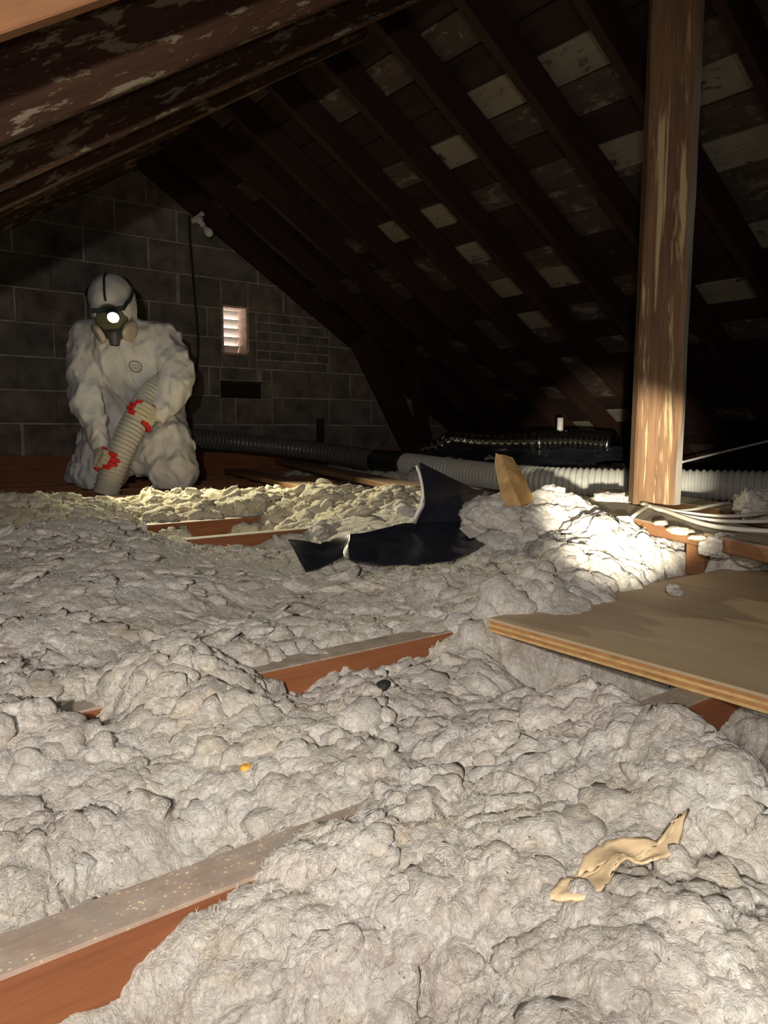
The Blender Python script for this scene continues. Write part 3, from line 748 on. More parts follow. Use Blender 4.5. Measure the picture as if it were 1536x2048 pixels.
def build_insulation():
    NT, NR = 600, 720
    th = np.linspace(YAW - math.radians(45), YAW + math.radians(45), NT); lr = np.linspace(math.log(0.15), math.log(6.4), NR)
    T, Rr = np.meshgrid(th, np.exp(lr), indexing='xy')
    X = Rr * np.cos(T); Y = Rr * np.sin(T)
    Hh = low(X, Y); D = detail(X, Y)
    e = 0.004
    gx = (low(X + e, Y) - low(X - e, Y)) / (2 * e); gy = (low(X, Y + e) - low(X, Y - e)) / (2 * e)
    nl = np.sqrt(gx * gx + gy * gy + 1)
    # nodules push out sideways as well as up
    sx = 0.006 * vnoise(X * 30, Y * 30, 81); sy = 0.006 * vnoise(X * 30, Y * 30, 82)
    P = np.stack([X - gx / nl * D * 1.2 + sx, Y - gy / nl * D * 1.2 + sy, Hh + D / nl], -1)
    P[..., 2] = np.maximum(P[..., 2], -0.149)
    i = np.arange(NR - 1)[:, None] * NT + np.arange(NT - 1)[None, :]
    Q = np.stack([i, i + 1, i + NT + 1, i + NT], -1).reshape(-1, 4)
    V = P.reshape(-1, 3)
    # smooth normals over the whole field so that the bays join
    du = np.gradient(P, axis=1); dv = np.gradient(P, axis=0)
    Nn = np.cross(du, dv); Nn /= np.linalg.norm(Nn, axis=-1, keepdims=True) + 1e-12
    Nn = Nn.reshape(-1, 3)
    C = V[Q].mean(1)
    ok = (C[:, 1] < 4.9) & (C[:, 0] < 4.45) & (C[:, 0] > -0.85) & (C[:, 1] > -0.5)
    heap = (C[:, 0] > 1.02) & (C[:, 1] > 0.66) & (C[:, 1] < 1.62) & (C[:, 0] < 1.95)
    right = (C[:, 0] >= 1.95)
    y = C[:, 1]
    sets = [
        ('insulation_fill', y < J1, 'fluffy white insulation filling the foreground in front of the nearest joist', 'fluff'),
        ('insulation_fill', (y >= J1) & (y < J1 + JS), 'white lumpy insulation between the nearest joist and the second joist', 'fluff'),
        ('insulation_fill', (y >= J1 + JS) & (y < J1 + 4 * JS), 'matted grey-white insulation with a broad mound at the left, behind the second joist', 'fluff'),
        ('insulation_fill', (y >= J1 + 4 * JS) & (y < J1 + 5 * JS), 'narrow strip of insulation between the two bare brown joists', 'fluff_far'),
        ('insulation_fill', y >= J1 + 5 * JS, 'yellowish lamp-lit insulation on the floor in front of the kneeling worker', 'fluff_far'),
        ('insulation_heap', heap, 'heap of torn insulation piled behind the plywood sheet', 'fluff'),
        ('insulation_fill', right, 'patchy insulation around the grey hose and black duct', 'fluff'),
    ]
    taken = np.zeros(len(C), bool)
    BV, BT, BC = nodules()
    bY, bX = BC[:, 1], BC[:, 0]
    bheap = (bX > 1.02) & (bY > 0.66) & (bY < 1.62) & (bX < 1.95); bright_ = (bX >= 1.95)
    bsets = [bY < J1, (bY >= J1) & (bY < J1 + JS), (bY >= J1 + JS) & (bY < J1 + 4 * JS), (bY >= J1 + 4 * JS) & (bY < J1 + 5 * JS), bY >= J1 + 5 * JS, bheap, bright_]
    btaken = np.zeros(len(BC), bool); nv = BV.shape[1]
    for k in (5, 6, 0, 1, 2, 3, 4):
        nm, msk, lab, mt = sets[k]
        msk = msk & ok & ~taken; taken |= msk
        q = Q[msk]
        if len(q) == 0: continue
        u, inv = np.unique(q, return_inverse=True)
        bm_ = bsets[k] & ~btaken; btaken |= bm_
        nbb = int(bm_.sum()); T2 = (BT[None] + (np.arange(nbb) * nv)[:, None, None]).reshape(-1, 3)
        o = mixed_mesh(nm, V[u], inv.reshape(-1, 4), BV[bm_].reshape(-1, 3), T2, M[mt])
        add_fibres(o, len(q) * 0.5 + nbb * 40, M['fibre' if mt == 'fluff' else 'fibre_far'], k)
        tag(o, lab, 'insulation', kind='stuff')
    # plain continuation outside the photographed wedge
    gx_ = np.arange(-0.85, 4.45, 0.035); gy_ = np.arange(-2.2, 4.88, 0.035)
    GX, GY = np.meshgrid(gx_, gy_, indexing='xy'); n1 = len(gx_)
    GZ = np.maximum(low(GX, GY) + detail(GX, GY) * 0.6 - 0.008, -0.149)
    GZ = np.where(GY < 0.25, np.minimum(GZ, -0.02), GZ)
    a = np.arctan2(GY, GX); rr = np.hypot(GX, GY)
    inside = (np.abs(a - YAW) < math.radians(44)) & (rr > 0.2) & (GY > -0.4)
    j = np.arange(len(gy_) - 1)[:, None] * n1 + np.arange(n1 - 1)[None, :]
    QQ = np.stack([j, j + 1, j + n1 + 1, j + n1], -1).reshape(-1, 4)
    keep = ~inside.reshape(-1)[QQ].all(1)
    u, inv = np.unique(QQ[keep], return_inverse=True)
    VV = np.stack([GX, GY, GZ], -1).reshape(-1, 3)
    o = big_mesh('insulation_fill', VV[u], inv.reshape(-1, 4), M['fluff']); tag(o, 'insulation spread over the rest of the attic floor beside the camera', 'insulation', kind='stuff')
if not globals().get('STATS'): build_insulation()

def clump(name, c, R, seed, mat, label, group=None, squash=0.7, n=46):
    th = np.linspace(0, math.pi, n); ph = np.linspace(0, 2 * math.pi, 2 * n, endpoint=False)
    T, Pp = np.meshgrid(th, ph, indexing='ij')
    d = np.stack([np.sin(T) * np.cos(Pp), np.sin(T) * np.sin(Pp), np.cos(T)], -1)
    r = 1 + 0.30 * vnoise3(d[..., 0] * 1.6 + seed, d[..., 1] * 1.6, d[..., 2] * 1.6, seed) + 0.22 * np.abs(vnoise3(d[..., 0] * 3.7, d[..., 1] * 3.7 + seed, d[..., 2] * 3.7, seed + 1)) \
        + 0.13 * np.abs(vnoise3(d[..., 0] * 8, d[..., 1] * 8 + seed, d[..., 2] * 8, seed + 2)) + 0.06 * vnoise3(d[..., 0] * 17, d[..., 1] * 17 + seed, d[..., 2] * 17, seed + 3)
    P = d * r[..., None] * np.array([R * 1.15, R, R * squash])
    m = 2 * n; i = np.arange(n - 1)[:, None] * m + np.arange(m)[None, :]; i2 = np.arange(n - 1)[:, None] * m + (np.arange(m)[None, :] + 1) % m
    Q = np.stack([i, i + m, i2 + m, i2], -1).reshape(-1, 4)
    o = big_mesh(name, P.reshape(-1, 3), Q, mat); o.location = c; o.rotation_euler = (0, 0, seed * 1.3)
    return tag(o, label, 'insulation', group)

# ------------------------------------------------------------------ plywood sheet
ply = empty('plywood_sheet', (1.1, 0.3, 0.0)); tag(ply, 'bare plywood sheet with a layered edge laid across the joists', 'plywood')
PT = 0.0205
px0, px1, py0, py1 = PLY_X0, 1.52, -0.45, PLY_Y1
nl = 5
for i in range(nl):
    h0 = PT * i / nl; h1 = PT * (i + 1) / nl; ins = 0.0 if i % 2 == 0 else 0.0012
    mt = M['ply_top'] if i == nl - 1 else (M['ply_a'] if i % 2 == 0 else M['ply_b'])
    o = box('veneer_layer', ((px0 + px1) / 2, (py0 + py1) / 2, 0.0005 + (h0 + h1) / 2), (px1 - px0 - 2 * ins, py1 - py0 - 2 * ins, h1 - h0), mt if i == nl - 1 else mt, ply, ch=0.0004)

# ------------------------------------------------------------------ post and the timbers it stands on
pb = at_z(1308, 1006, 2.10)
tw, td = 0.128, 0.085
post = empty('support_post', pb); tag(post, 'rough brown timber post rising from the floor at the right', 'post')
ptop = at_z(1357, -60, 2.085); ax = (Vector((ptop.x, ptop.y, ptop.z)) - pb); hgt = roof_h(pb.x + 0.03) - 0.0 - pb.z
dirp = ax.normalized(); Lp = hgt / dirp.z
toc = (EYE - pb); toc.z = 0; toc.normalize()
fz = (Matrix.Rotation(math.radians(9), 3, 'Z') @ toc)
fx = dirp.cross(fz).normalized(); fz = fx.cross(dirp).normalized()
if fx.dot(RT) < 0: fx = -fx; 
def post_mesh():
    n = 60; vs = []; fs = []; mi = []
    for i in range(n + 1):
        s = Lp * i / n
        wob = 0.0016 * math.sin(s * 9.1) + 0.0012 * math.sin(s * 23 + 1)
        ch = 0.016 + 0.004 * math.sin(s * 7 + 2) + 0.003 * math.sin(s * 19)
        c = pb + dirp * s
        prof = [(-tw / 2 + wob, 0.0), (-tw / 2 + wob + 0.006, 0.006), (tw / 2 - ch + wob, 0.006), (tw / 2 + wob * 0.5, -0.014), (tw / 2, -td), (-tw / 2, -td)]
        vs += [c + fx * a + fz * (b + td / 2) for a, b in prof]
    m = 6
    for i in range(n):
        for k in range(m):
            k2 = (k + 1) % m; fs.append((i * m + k, (i + 1) * m + k, (i + 1) * m + k2, i * m + k2)); mi.append(1 if k in (2, 3) else 0)
    fs += [tuple(range(m)), tuple(n * m + k for k in range(m))[::-1]]; mi += [0, 0]
    return vs, fs, mi
_v, _f, _mi = post_mesh()
poly('shaft', _v, [f for f, q in zip(_f, _mi) if q == 0], M['post'], post)
poly('weathered_edge', _v, [f for f, q in zip(_f, _mi) if q == 1], M['post_edge'], post)
def plank(name, a, b, w, t, mat, label, cat='plank'):
    """a, b: ends of the centre line of its top face"""
    a = Vector(a); b = Vector(b); d = (b - a).normalized(); s = Vector((0, 0, 1)).cross(d).normalized(); u = d.cross(s)
    R = Matrix((s, d, u)).transposed(); me = chamfer_mesh((w, (b - a).length, t), 0.003); c = (a + b) / 2 - u * t / 2
    me.transform(R.to_4x4()); o = link(name, me, mat); o.location = c
    return tag(o, label, cat)
hb = pb.z
_a = at_h(1309, 1030, hb); _b = at_h(1600, 1087, hb)
dr = (_b - _a).normalized()
sp1 = plank('sole_plate', _a - dr * 0.75, _a + dr * 1.3, 0.17, 0.03, M['sole'], 'dusty flat timber under the foot of the post')
_c = at_h(1440, 1010, hb - 0.012)
sp2 = plank('sole_plate', _c - dr * 0.6, _c + dr * 1.1, 0.14, 0.03, M['sole'], 'second dusty timber lying behind the flat timber at the post foot')
for sp, p0, top, lo_, hi_ in ((sp1, _a, hb - 0.03, -0.75, 1.3), (sp2, _c, hb - 0.042, -0.6, 1.1)):   # packers that carry the plates on the joists
    for y in JY:
        t = (y - p0.y) / dr.y
        if lo_ + 0.05 < t < hi_ - 0.05:
            p = p0 + dr * t; z0 = 0.0215 if (p.x < px1 + 0.07 and p.y < py1 + 0.03) else 0.0
            box('packer', (p.x, p.y, (top + z0) / 2), (0.13, 0.042, top - z0), M['sole'], sp)
# walking planks in the middle distance
p1, p2 = at_h(470, 938, 0.045), at_h(775, 1000, 0.06)
plank('floor_plank', p1, p2, 0.15, 0.026, M['plank'], 'brown plank on the joists right of the worker, nearer of two')
p1, p2 = at_h(545, 915, 0.09), at_h(835, 972, 0.075)
plank('floor_plank', p1, p2, 0.15, 0.026, M['plank'], 'brown plank lying just in front of the dark hose')
# braces by the eave at the gable end
def bar(name, a, b, w, t, mat, parent=None, across=Vector((0, 1, 0))):
    a = Vector(a); b = Vector(b); d = (b - a).normalized(); s = (across - d * across.dot(d)).normalized(); u = d.cross(s)
    R = Matrix((d, s, u)).transposed()
    return box(name, (a + b) / 2, ((b - a).length, t, w), mat, parent, R)
br = bar('eave_brace', at_y(722, 672, 4.72), at_y(832, 905, 4.72), 0.22, 0.05, M['dark_wood']); tag(br, 'wide dark board bracing the roof at the foot of the gable wall', 'brace')
br = bar('eave_strut', at_y(822, 720, 4.45), at_y(850, 880, 4.45), 0.10, 0.045, M['rafter']); tag(br, 'narrow upright strut under the rafters right of the wide dark brace', 'strut')
pp = at_y(640, 838, 4.86)
sb = bar('pipe_stub', pp, (pp.x, pp.y, 0.16), 0.042, 0.042, M['dark_wood']); tag(sb, 'short dark upright stub standing against the block wall', 'stub')

# ------------------------------------------------------------------ hose on the floor
def corr(r, p, a):
    return lambda s, L: r + a * math.cos(2 * math.pi * s / p)
hose = empty('vacuum_hose', at_z(1100, 1000, 3.3)); tag(hose, 'thick grey corrugated vacuum hose lying across the attic behind the post', 'hose')
HRD = 0.064
hp = [at_z(1720, 978, 2.85), at_z(1536, 974, 3.05), at_z(1400, 970, 3.2), at_z(1200, 966, 3.35), at_z(1060, 960, 3.55), at_z(930, 945, 3.95), at_z(850, 934, 4.2), at_z(808, 928, 4.4)]
tube('ribbed_section', hp, HRD, M['hose'], hose, seg=20, step=0.0045, rfun=corr(HRD, 0.027, 0.0045))
hq = [at_z(812, 928, 4.38), at_z(785, 925, 4.5), at_z(752, 922, 4.62)]
tube('coupling', hq, 0.071, M['black_rubber'], hose, seg=20, step=0.03)
hd = [at_z(756, 922, 4.6), at_z(700, 912, 4.78), at_z(620, 901, 4.95), at_z(540, 892, 5.0), at_z(470, 884, 4.92), at_z(400, 878, 4.75), at_z(340, 872, 4.55)]
tube('dark_section', hd, 0.060, M['hose_dark'], hose, seg=20, step=0.006, rfun=corr(0.060, 0.03, 0.003))

# ------------------------------------------------------------------ black duct over black film
duct = empty('flexible_duct', at_z(1040, 930, 4.5)); tag(duct, 'shiny black flexible duct lying beyond the grey hose', 'duct')
dp = [at_z(845, 902, 4.75), at_z(880, 894, 4.7), at_z(910, 880, 4.65), at_z(950, 884, 4.6), at_z(1010, 886, 4.5), at_z(1090, 885, 4.35), at_z(1160, 884, 4.2), at_z(1228, 890, 4.05)]
tube('film_sleeve', dp[:6], 0.064, M['duct'], duct, seg=24, step=0.008, rfun=lambda s, L: (0.045 + 0.022 * min(1, s / 0.35)) + 0.0022 * math.cos(2 * math.pi * s / 0.05) + 0.003 * math.sin(s * 9))
tube('clear_end', [dp[5]] + dp[6:], 0.067, M['duct'], duct, seg=24, step=0.008, rfun=lambda s, L: 0.068 + 0.0022 * math.cos(2 * math.pi * s / 0.032))
def sheet(name, pts, faces, mat, thick, amp, cuts, label, cat, seed=0, parent=None, freq=7.0):
    bm = bmesh.new(); vs = [bm.verts.new(p) for p in pts]
    for f in faces: bm.faces.new([vs[i] for i in f])
    bmesh.ops.triangulate(bm, faces=[f for f in bm.faces if len(f.verts) > 4])
    bmesh.ops.subdivide_edges(bm, edges=bm.edges[:], cuts=cuts, use_grid_fill=True)
    bmesh.ops.recalc_face_normals(bm, faces=bm.faces)
    bm.normal_update()
    C = np.array([v.co[:] for v in bm.verts])
    nz = vnoise3(C[:, 0] * freq, C[:, 1] * freq, C[:, 2] * freq, seed) + 0.5 * vnoise3(C[:, 0] * freq * 2.3, C[:, 1] * freq * 2.3, C[:, 2] * freq * 2.3, seed + 5)
    N = [v.normal.copy() for v in bm.verts]
    for v, n, q in zip(bm.verts, N, nz): v.co += n * (amp * q)
    me = bpy.data.meshes.new(name); bm.to_mesh(me); bm.free()
    c = Vector(np.mean([v.co[:] for v in me.vertices], 0))
    for v in me.vertices: v.co -= c
    o = link(name, me, mat); o.location = c
    md = o.modifiers.new('thickness', 'SOLIDIFY'); md.thickness = thick; md.offset = 0
    if label: tag(o, label, cat)
    if parent: set_parent(o, parent)
    return o
sheet('plastic_film', [at_z(868, 905, 4.6), at_z(1000, 900, 4.42), at_z(1120, 898, 4.22), at_z(1245, 896, 3.98), at_z(875, 925, 4.38), at_z(1000, 930, 4.15), at_z(1120, 926, 3.95), at_z(1250, 922, 3.75)],
      [(0, 1, 5, 4), (1, 2, 6, 5), (2, 3, 7, 6)], M['plastic'], 0.002, 0.02, 7, 'black plastic film crumpled along the front of the black duct', 'plastic film', 11)
rod = tube('metal_strip', [at_z(1362, 925, 3.7), at_z(1450, 903, 3.85), at_z(1545, 880, 4.0)], 0.006, M['white_metal'], None, seg=8, n=4); tag(rod, 'thin shiny strip slanting upwards right of the post', 'strip')
a = at_z(1120, 862, 4.35); stub = tube('vent_pipe', [a - Vector((0, 0, 0.05)), a + Vector((0, 0, 0.075))], 0.018, M['porcelain'], None, seg=14, n=0, step=0.05); tag(stub, 'pale upright pipe end showing above the black duct', 'pipe')

# ------------------------------------------------------------------ crumpled black plastic sheet on the insulation
k = lambda x, y, z: at_z(x, y, z)
SH = [k(576, 1078, 1.66), k(640, 1090, 1.62), k(689, 1118, 1.56), k(611, 1142, 1.50),
      k(700, 1068, 1.66), k(699, 1120, 1.535), k(767, 1135, 1.50), k(828, 1048, 1.74), k(905, 1122, 1.545), k(929, 1048, 1.80), k(1060, 1054, 1.80),
      k(835, 928, 1.74), k(968, 986, 1.86), k(826, 1046, 1.70), k(845, 1000, 1.70), k(668, 1078, 1.70)]
bag = sheet('plastic_sheet', SH, [(0, 1, 2, 3), (1, 15, 4, 2), (4, 5, 2), (4, 7, 6, 5), (7, 9, 8, 6), (9, 10, 8), (7, 13, 14), (7, 14, 12, 9), (14, 11, 12)], M['plastic'], 0.003, 0.010, 6,
            'crumpled black plastic sheet with a raised flap on the insulation', 'plastic sheet', 3, freq=9.0)
ed = tube('edge_highlight', [k(834, 932, 1.735), k(842, 960, 1.71), k(845, 1000, 1.685), k(826, 1044, 1.69)], 0.0035, M['white_metal'], bag, seg=8, n=6)  # white tube painted in as the highlight along the edge of the raised flap
bag_lab = sheet('paper_scrap', [k(919, 1056, 1.70), k(940, 1050, 1.74), k(962, 1070, 1.69), k(940, 1076, 1.66)], [(0, 1, 2, 3)], M['label_paper'], 0.002, 0.003, 4, 'small white paper scrap tucked behind the black plastic sheet', 'paper', 5)

# kraft paper scrap standing in the heap
kp = [k(994, 908, 1.82), k(1003, 912, 1.80), k(1024, 917, 1.80), k(1047, 955, 1.77), k(1070, 1000, 1.73), k(1042, 1012, 1.70), k(1006, 1010, 1.71), k(998, 968, 1.75), k(994, 935, 1.79), k(1020, 962, 1.72)]
sheet('kraft_scrap', kp, [(0, 1, 9, 8), (1, 2, 3, 9), (9, 3, 4, 5), (8, 9, 7), (7, 9, 5, 6)], M['paper'], 0.004, 0.006, 5, 'torn brown kraft paper scrap standing up on the heap', 'paper', 9, freq=14)
# tan facing scrap in the foreground fluff
def drape(name, outline, mat, label, cat, lift=0.006, seed=0):
    """a thin torn scrap that follows the insulation; outline in pixels"""
    vs = []; 
    fine_ = []
    for (x0, y0), (x1, y1) in zip(outline, outline[1:] + outline[:1]):
        for q in range(4): fine_.append((x0 + (x1 - x0) * q / 4 + rnd.uniform(-4, 4), y0 + (y1 - y0) * q / 4 + rnd.uniform(-4, 4)))
    pts = [at_h(x, y, 0.035) for x, y in fine_]
    c = sum(pts, Vector()) / len(pts)
    rings = 9; n = len(pts); fs = []
    vs.append(c)
    for r in range(1, rings + 1):
        for p in pts: vs.append(c.lerp(p, r / rings))
    A = np.array([v.x for v in vs]); B = np.array([v.y for v in vs]); Hh = low(A, B) + 0.45 * detail(A, B)
    vs = [Vector((v.x, v.y, float(h) + lift + 0.004 * float(vnoise(np.array([v.x * 60]), np.array([v.y * 60]), seed)[0]))) for v, h in zip(vs, Hh)]
    for i in range(n): fs.append((0, 1 + i, 1 + (i + 1) % n))
    for r in range(rings - 1):
        for i in range(n): fs.append((1 + r * n + i, 1 + (r + 1) * n + i, 1 + (r + 1) * n + (i + 1) % n, 1 + r * n + (i + 1) % n))
    o = poly(name, vs, fs, mat, sm=True); md = o.modifiers.new('thickness', 'SOLIDIFY'); md.thickness = 0.002; md.offset = 0
    return tag(o, label, cat)
drape('facing_scrap', [(1098, 1785), (1150, 1760), (1175, 1728), (1225, 1705), (1290, 1705), (1335, 1715), (1350, 1690), (1372, 1690), (1352, 1725), (1310, 1750), (1260, 1752), (1225, 1768), (1200, 1805), (1150, 1812), (1112, 1800)],
      M['facing'], 'tan torn facing scrap lying in the foreground insulation', 'paper scrap', 0.0085, 4)

# ------------------------------------------------------------------ cables at the foot of the post
def cable(pts, label, r=0.0042, mat='wire'):
    o = tube('cable', pts, r, M[mat], None, seg=10, step=0.012, n=10); return tag(o, label, 'cable', 'white cables by the post')
def cz(x, y): return at_h(x, y, hb + 0.008)
cable([cz(1288, 1006), cz(1320, 1020), cz(1370, 1022), cz(1430, 1010), cz(1490, 1002), cz(1560, 1004)], 'uppermost white cable curving right from the post foot')
cable([cz(1300, 1012), cz(1360, 1024), cz(1430, 1032), cz(1500, 1030), cz(1570, 1020)], 'second white cable from the top running right from the post foot')
cable([cz(1296, 1010), cz(1350, 1028), cz(1420, 1040), cz(1490, 1043), cz(1570, 1042)], 'white cable between the second and the lowest at the post foot')
cable([cz(1284, 1008), cz(1330, 1022), cz(1400, 1046), cz(1470, 1058), cz(1580, 1064)], 'lowest white cable sagging right from the post foot', 0.005)
cable([cz(1296, 1012), cz(1270, 1030), at_h(1245, 1052, hb - 0.02)], 'short white cable end pointing down left of the post foot')

# ------------------------------------------------------------------ lamp holder and black cable at the gable
hl = at_y(398, 440, 4.86)
fix = empty('lamp_holder', hl); tag(fix, 'bare light bulb in a porcelain holder under the gable rafter', 'light fixture')
axd = (RT * 0.55 + Vector((0, 0, -1)) * 0.7 - FH * 0.25).normalized(); q = axd.to_track_quat('Z', 'Y').to_matrix().to_4x4()
fr = Matrix.Translation(hl) @ q
lathe('holder', [(0.018, -0.01), (0.03, 0.0), (0.03, 0.012), (0.019, 0.02), (0.018, 0.055), (0.014, 0.06)], fr, M['porcelain'], fix)
lathe('bulb', [(0.012, 0.058), (0.014, 0.075), (0.024, 0.095), (0.030, 0.115), (0.026, 0.135), (0.013, 0.146), (0.003, 0.149)], fr, M['glass'], fix)
bar('bracket', hl + Vector((-0.05, 0, -0.02)), hl + Vector((0.03, 0, 0.05)), 0.03, 0.02, M['porcelain'], fix)
o = tube('hanging_cable', [at_y(378, 432, 4.9), at_y(380, 480, 4.9), at_y(388, 580, 4.9), at_y(396, 680, 4.9), at_y(391, 750, 4.9), at_y(372, 820, 4.88), at_y(352, 862, 4.85)], 0.006, M['black_cable'], None, seg=10)
tag(o, 'thin black cable hanging down the block wall behind the worker', 'cable')

# ------------------------------------------------------------------ worker kneeling with the hose
WZ = 4.10
WB = at_z(275, 968, WZ); WB.z = 0.0
U3, V3, W3 = RT.copy(), -FH, Vector((0, 0, 1))
WM = np.array([U3[:], V3[:], W3[:]])
def wp(u, v, w): return WB + U3 * u + V3 * v + W3 * w
person = empty('person', WB); tag(person, 'kneeling worker in white hooded coveralls and respirator, guiding a ribbed hose', 'person')
def to_world(V): return V @ WM
def add_body(name, sdf, mat, parent=person, shrink=None):
    V, Q = sdf.mesh()
    o = big_mesh(name, to_world(V), Q, mat); o.location = WB
    o.parent = parent; o.matrix_parent_inverse = Matrix.Translation(-WB) if parent is person else Matrix.Translation(WB).inverted()
    return o
HC = np.array((-0.030, 0.20, 0.925)); fd = np.array((0.16, 0.80, -0.60)); fd /= np.linalg.norm(fd)
rt_ = np.array((1.0, -0.12, 0.10)); rt_ -= fd * (rt_ @ fd); rt_ /= np.linalg.norm(rt_); ud = np.cross(rt_, fd); 
if ud[2] < 0: ud = -ud
HAX = np.array([rt_, fd, ud])
def hp_(r, f, u): return HC + rt_ * r + fd * f + ud * u
S = SDF((-0.56, -0.55, -0.03), (0.45, 0.46, 1.12), 0.0075)
# torso
S.ell((0.02, -0.06, 0.40), (0.205, 0.155, 0.20), k=0.05)
S.ell((0.015, 0.00, 0.58), (0.180, 0.140, 0.19), k=0.09)
S.ell((0.0, 0.06, 0.73), (0.195, 0.125, 0.13), k=0.09)
S.cap((-0.16, 0.06, 0.80), (0.14, 0.06, 0.79), 0.085, 0.085, 0.06)
S.cap((-0.02, 0.09, 0.80), (-0.03, 0.16, 0.90), 0.085, 0.09, 0.05)
S.cap((-0.10, 0.09, 0.72), (0.12, 0.09, 0.46), 0.09, 0.08, 0.08)
# hood
S.ell(HC, (0.112, 0.125, 0.145), HAX, 0.03)
S.ell(hp_(0, -0.045, 0.02), (0.112, 0.105, 0.125), HAX, 0.03)
# arms: his right arm (left in view) reaches down the hose, the other is bent
S.chain([((-0.215, 0.06, 0.80), 0.084), ((-0.215, 0.16, 0.58), 0.074), ((-0.170, 0.235, 0.45), 0.068), ((-0.075, 0.33, 0.225), 0.046)], 0.014)
S.chain([((0.195, 0.06, 0.78), 0.086), ((0.268, 0.12, 0.62), 0.074), ((0.272, 0.16, 0.52), 0.070), ((0.220, 0.215, 0.425), 0.058), ((0.185, 0.24, 0.395), 0.044)], 0.014)
S.ell((0.03, 0.02, 0.20), (0.15, 0.10, 0.17), k=0.06)
# thighs, knees, shins
S.chain([((-0.105, -0.07, 0.36), 0.150), ((-0.165, 0.04, 0.20), 0.132), ((-0.165, 0.10, 0.085), 0.110)], 0.05)
S.chain([((-0.165, 0.10, 0.09), 0.108), ((-0.27, -0.02, 0.09), 0.085), ((-0.35, -0.12, 0.075), 0.062)], 0.05)
S.chain([((0.115, -0.07, 0.36), 0.140), ((0.185, 0.03, 0.20), 0.128), ((0.225, 0.10, 0.09), 0.105)], 0.05)
S.chain([((0.225, 0.10, 0.09), 0.105), ((0.19, -0.13, 0.09), 0.088), ((0.17, -0.34, 0.075), 0.062)], 0.05)
# cloth folds: long creases from warped noise, stronger at the elbows, waist and knees
fx_ = S.x; fy_ = S.y; fz_ = S.z
n1 = vnoise3(fx_ * 8 + fz_ * 4.0, fy_ * 6, fz_ * 4.5 - fx_ * 5.0, 5); n2 = vnoise3(fx_ * 15 - fz_ * 9, fy_ * 10, fz_ * 9 + fx_ * 8, 6)
n3 = vnoise3(fx_ * 26 + fz_ * 12, fy_ * 20, fz_ * 11 - fx_ * 6, 7)
headm = np.clip((fz_ - 0.84) / 0.05, 0, 1)
def worley3(x, y, z, sd):
    xi, yi, zi = [np.floor(q).astype(np.int64) for q in (x, y, z)]; best = np.full(x.shape, 9.0)
    for dx in (-1, 0, 1):
        for dy in (-1, 0, 1):
            for dz in (-1, 0, 1):
                cx, cy, cz_ = xi + dx, yi + dy, zi + dz
                d = (cx + _hash(cx, cy, cz_, sd) - x) ** 2 + (cy + _hash(cx, cy, cz_, sd + 1) - y) ** 2 + (cz_ + _hash(cx, cy, cz_, sd + 2) - z) ** 2
                best = np.minimum(best, d)
    return np.sqrt(best)
near_ = np.abs(S.f) < 0.05
wx_, wy_, wz_ = fx_[near_], fy_[near_], fz_[near_]
fac = np.zeros_like(S.f)
fac[near_] = 0.052 * (worley3(wx_ * 8.5 + wz_ * 2.5, wy_ * 7.0, wz_ * 5.2 - wx_ * 2.5, 3) - 0.5) + 0.020 * (worley3(wx_ * 19 - wz_ * 6, wy_ * 15, wz_ * 12 + wx_ * 5, 8) - 0.5)
S.f = S.f - fac * (1 - 0.8 * headm)
S.f = S.f - (0.012 * (0.5 - np.abs(n1)) - 0.007 * np.exp(-(n2 / 0.16) ** 2) - 0.004 * np.exp(-(n3 / 0.2) ** 2) + 0.003) * (1 - 0.85 * headm)
S.f = np.maximum(S.f, -(S.z + 0.004))
# face opening in the hood
cav = np.sqrt((((np.stack([S.x - (hp_(0, 0.125, -0.025))[0], S.y - (hp_(0, 0.125, -0.025))[1], S.z - (hp_(0, 0.125, -0.025))[2]], -1) @ HAX.T.astype(np.float32)) / np.array((0.080, 0.055, 0.105), np.float32)) ** 2).sum(-1))
S.f = np.maximum(S.f, -(cav - 1) * 0.055)
body = add_body('coverall', S, M['suit'])
# boot cover of the foot trailing at the left
B = SDF((-0.56, -0.40, -0.02), (-0.12, 0.10, 0.30), 0.007)
B.chain([((-0.34, -0.11, 0.08), 0.066), ((-0.38, -0.16, 0.085), 0.056), ((-0.43, -0.20, 0.045), 0.042)], 0.03)
B.cap((-0.37, -0.15, 0.12), (-0.435, -0.19, 0.04), 0.042, 0.038, 0.03)
B.f = B.f - 0.008 * (0.4 - np.abs(vnoise3(B.x * 20, B.y * 20, B.z * 18, 3)))
B.f = np.maximum(B.f, -(B.z - 0.002)); add_body('boot_cover', B, M['boot'])
B = SDF((0.02, -0.62, -0.02), (0.36, -0.18, 0.24), 0.008)
B.chain([((0.17, -0.32, 0.075), 0.066), ((0.16, -0.45, 0.07), 0.052), ((0.15, -0.50, 0.03), 0.035)], 0.03); B.f = np.maximum(B.f, -(B.z - 0.002)); add_body('boot_cover', B, M['boot'])
# face inside the hood
Fc = SDF(HC - 0.16, HC + 0.18, 0.006)
Fc.ell(hp_(0, 0.020, -0.020), (0.072, 0.085, 0.105), HAX, 0.02)
Fc.cap(hp_(0, 0.10, 0.005), hp_(0, 0.118, -0.035), 0.010, 0.015, 0.015)
add_body('face', Fc, M['skin'])
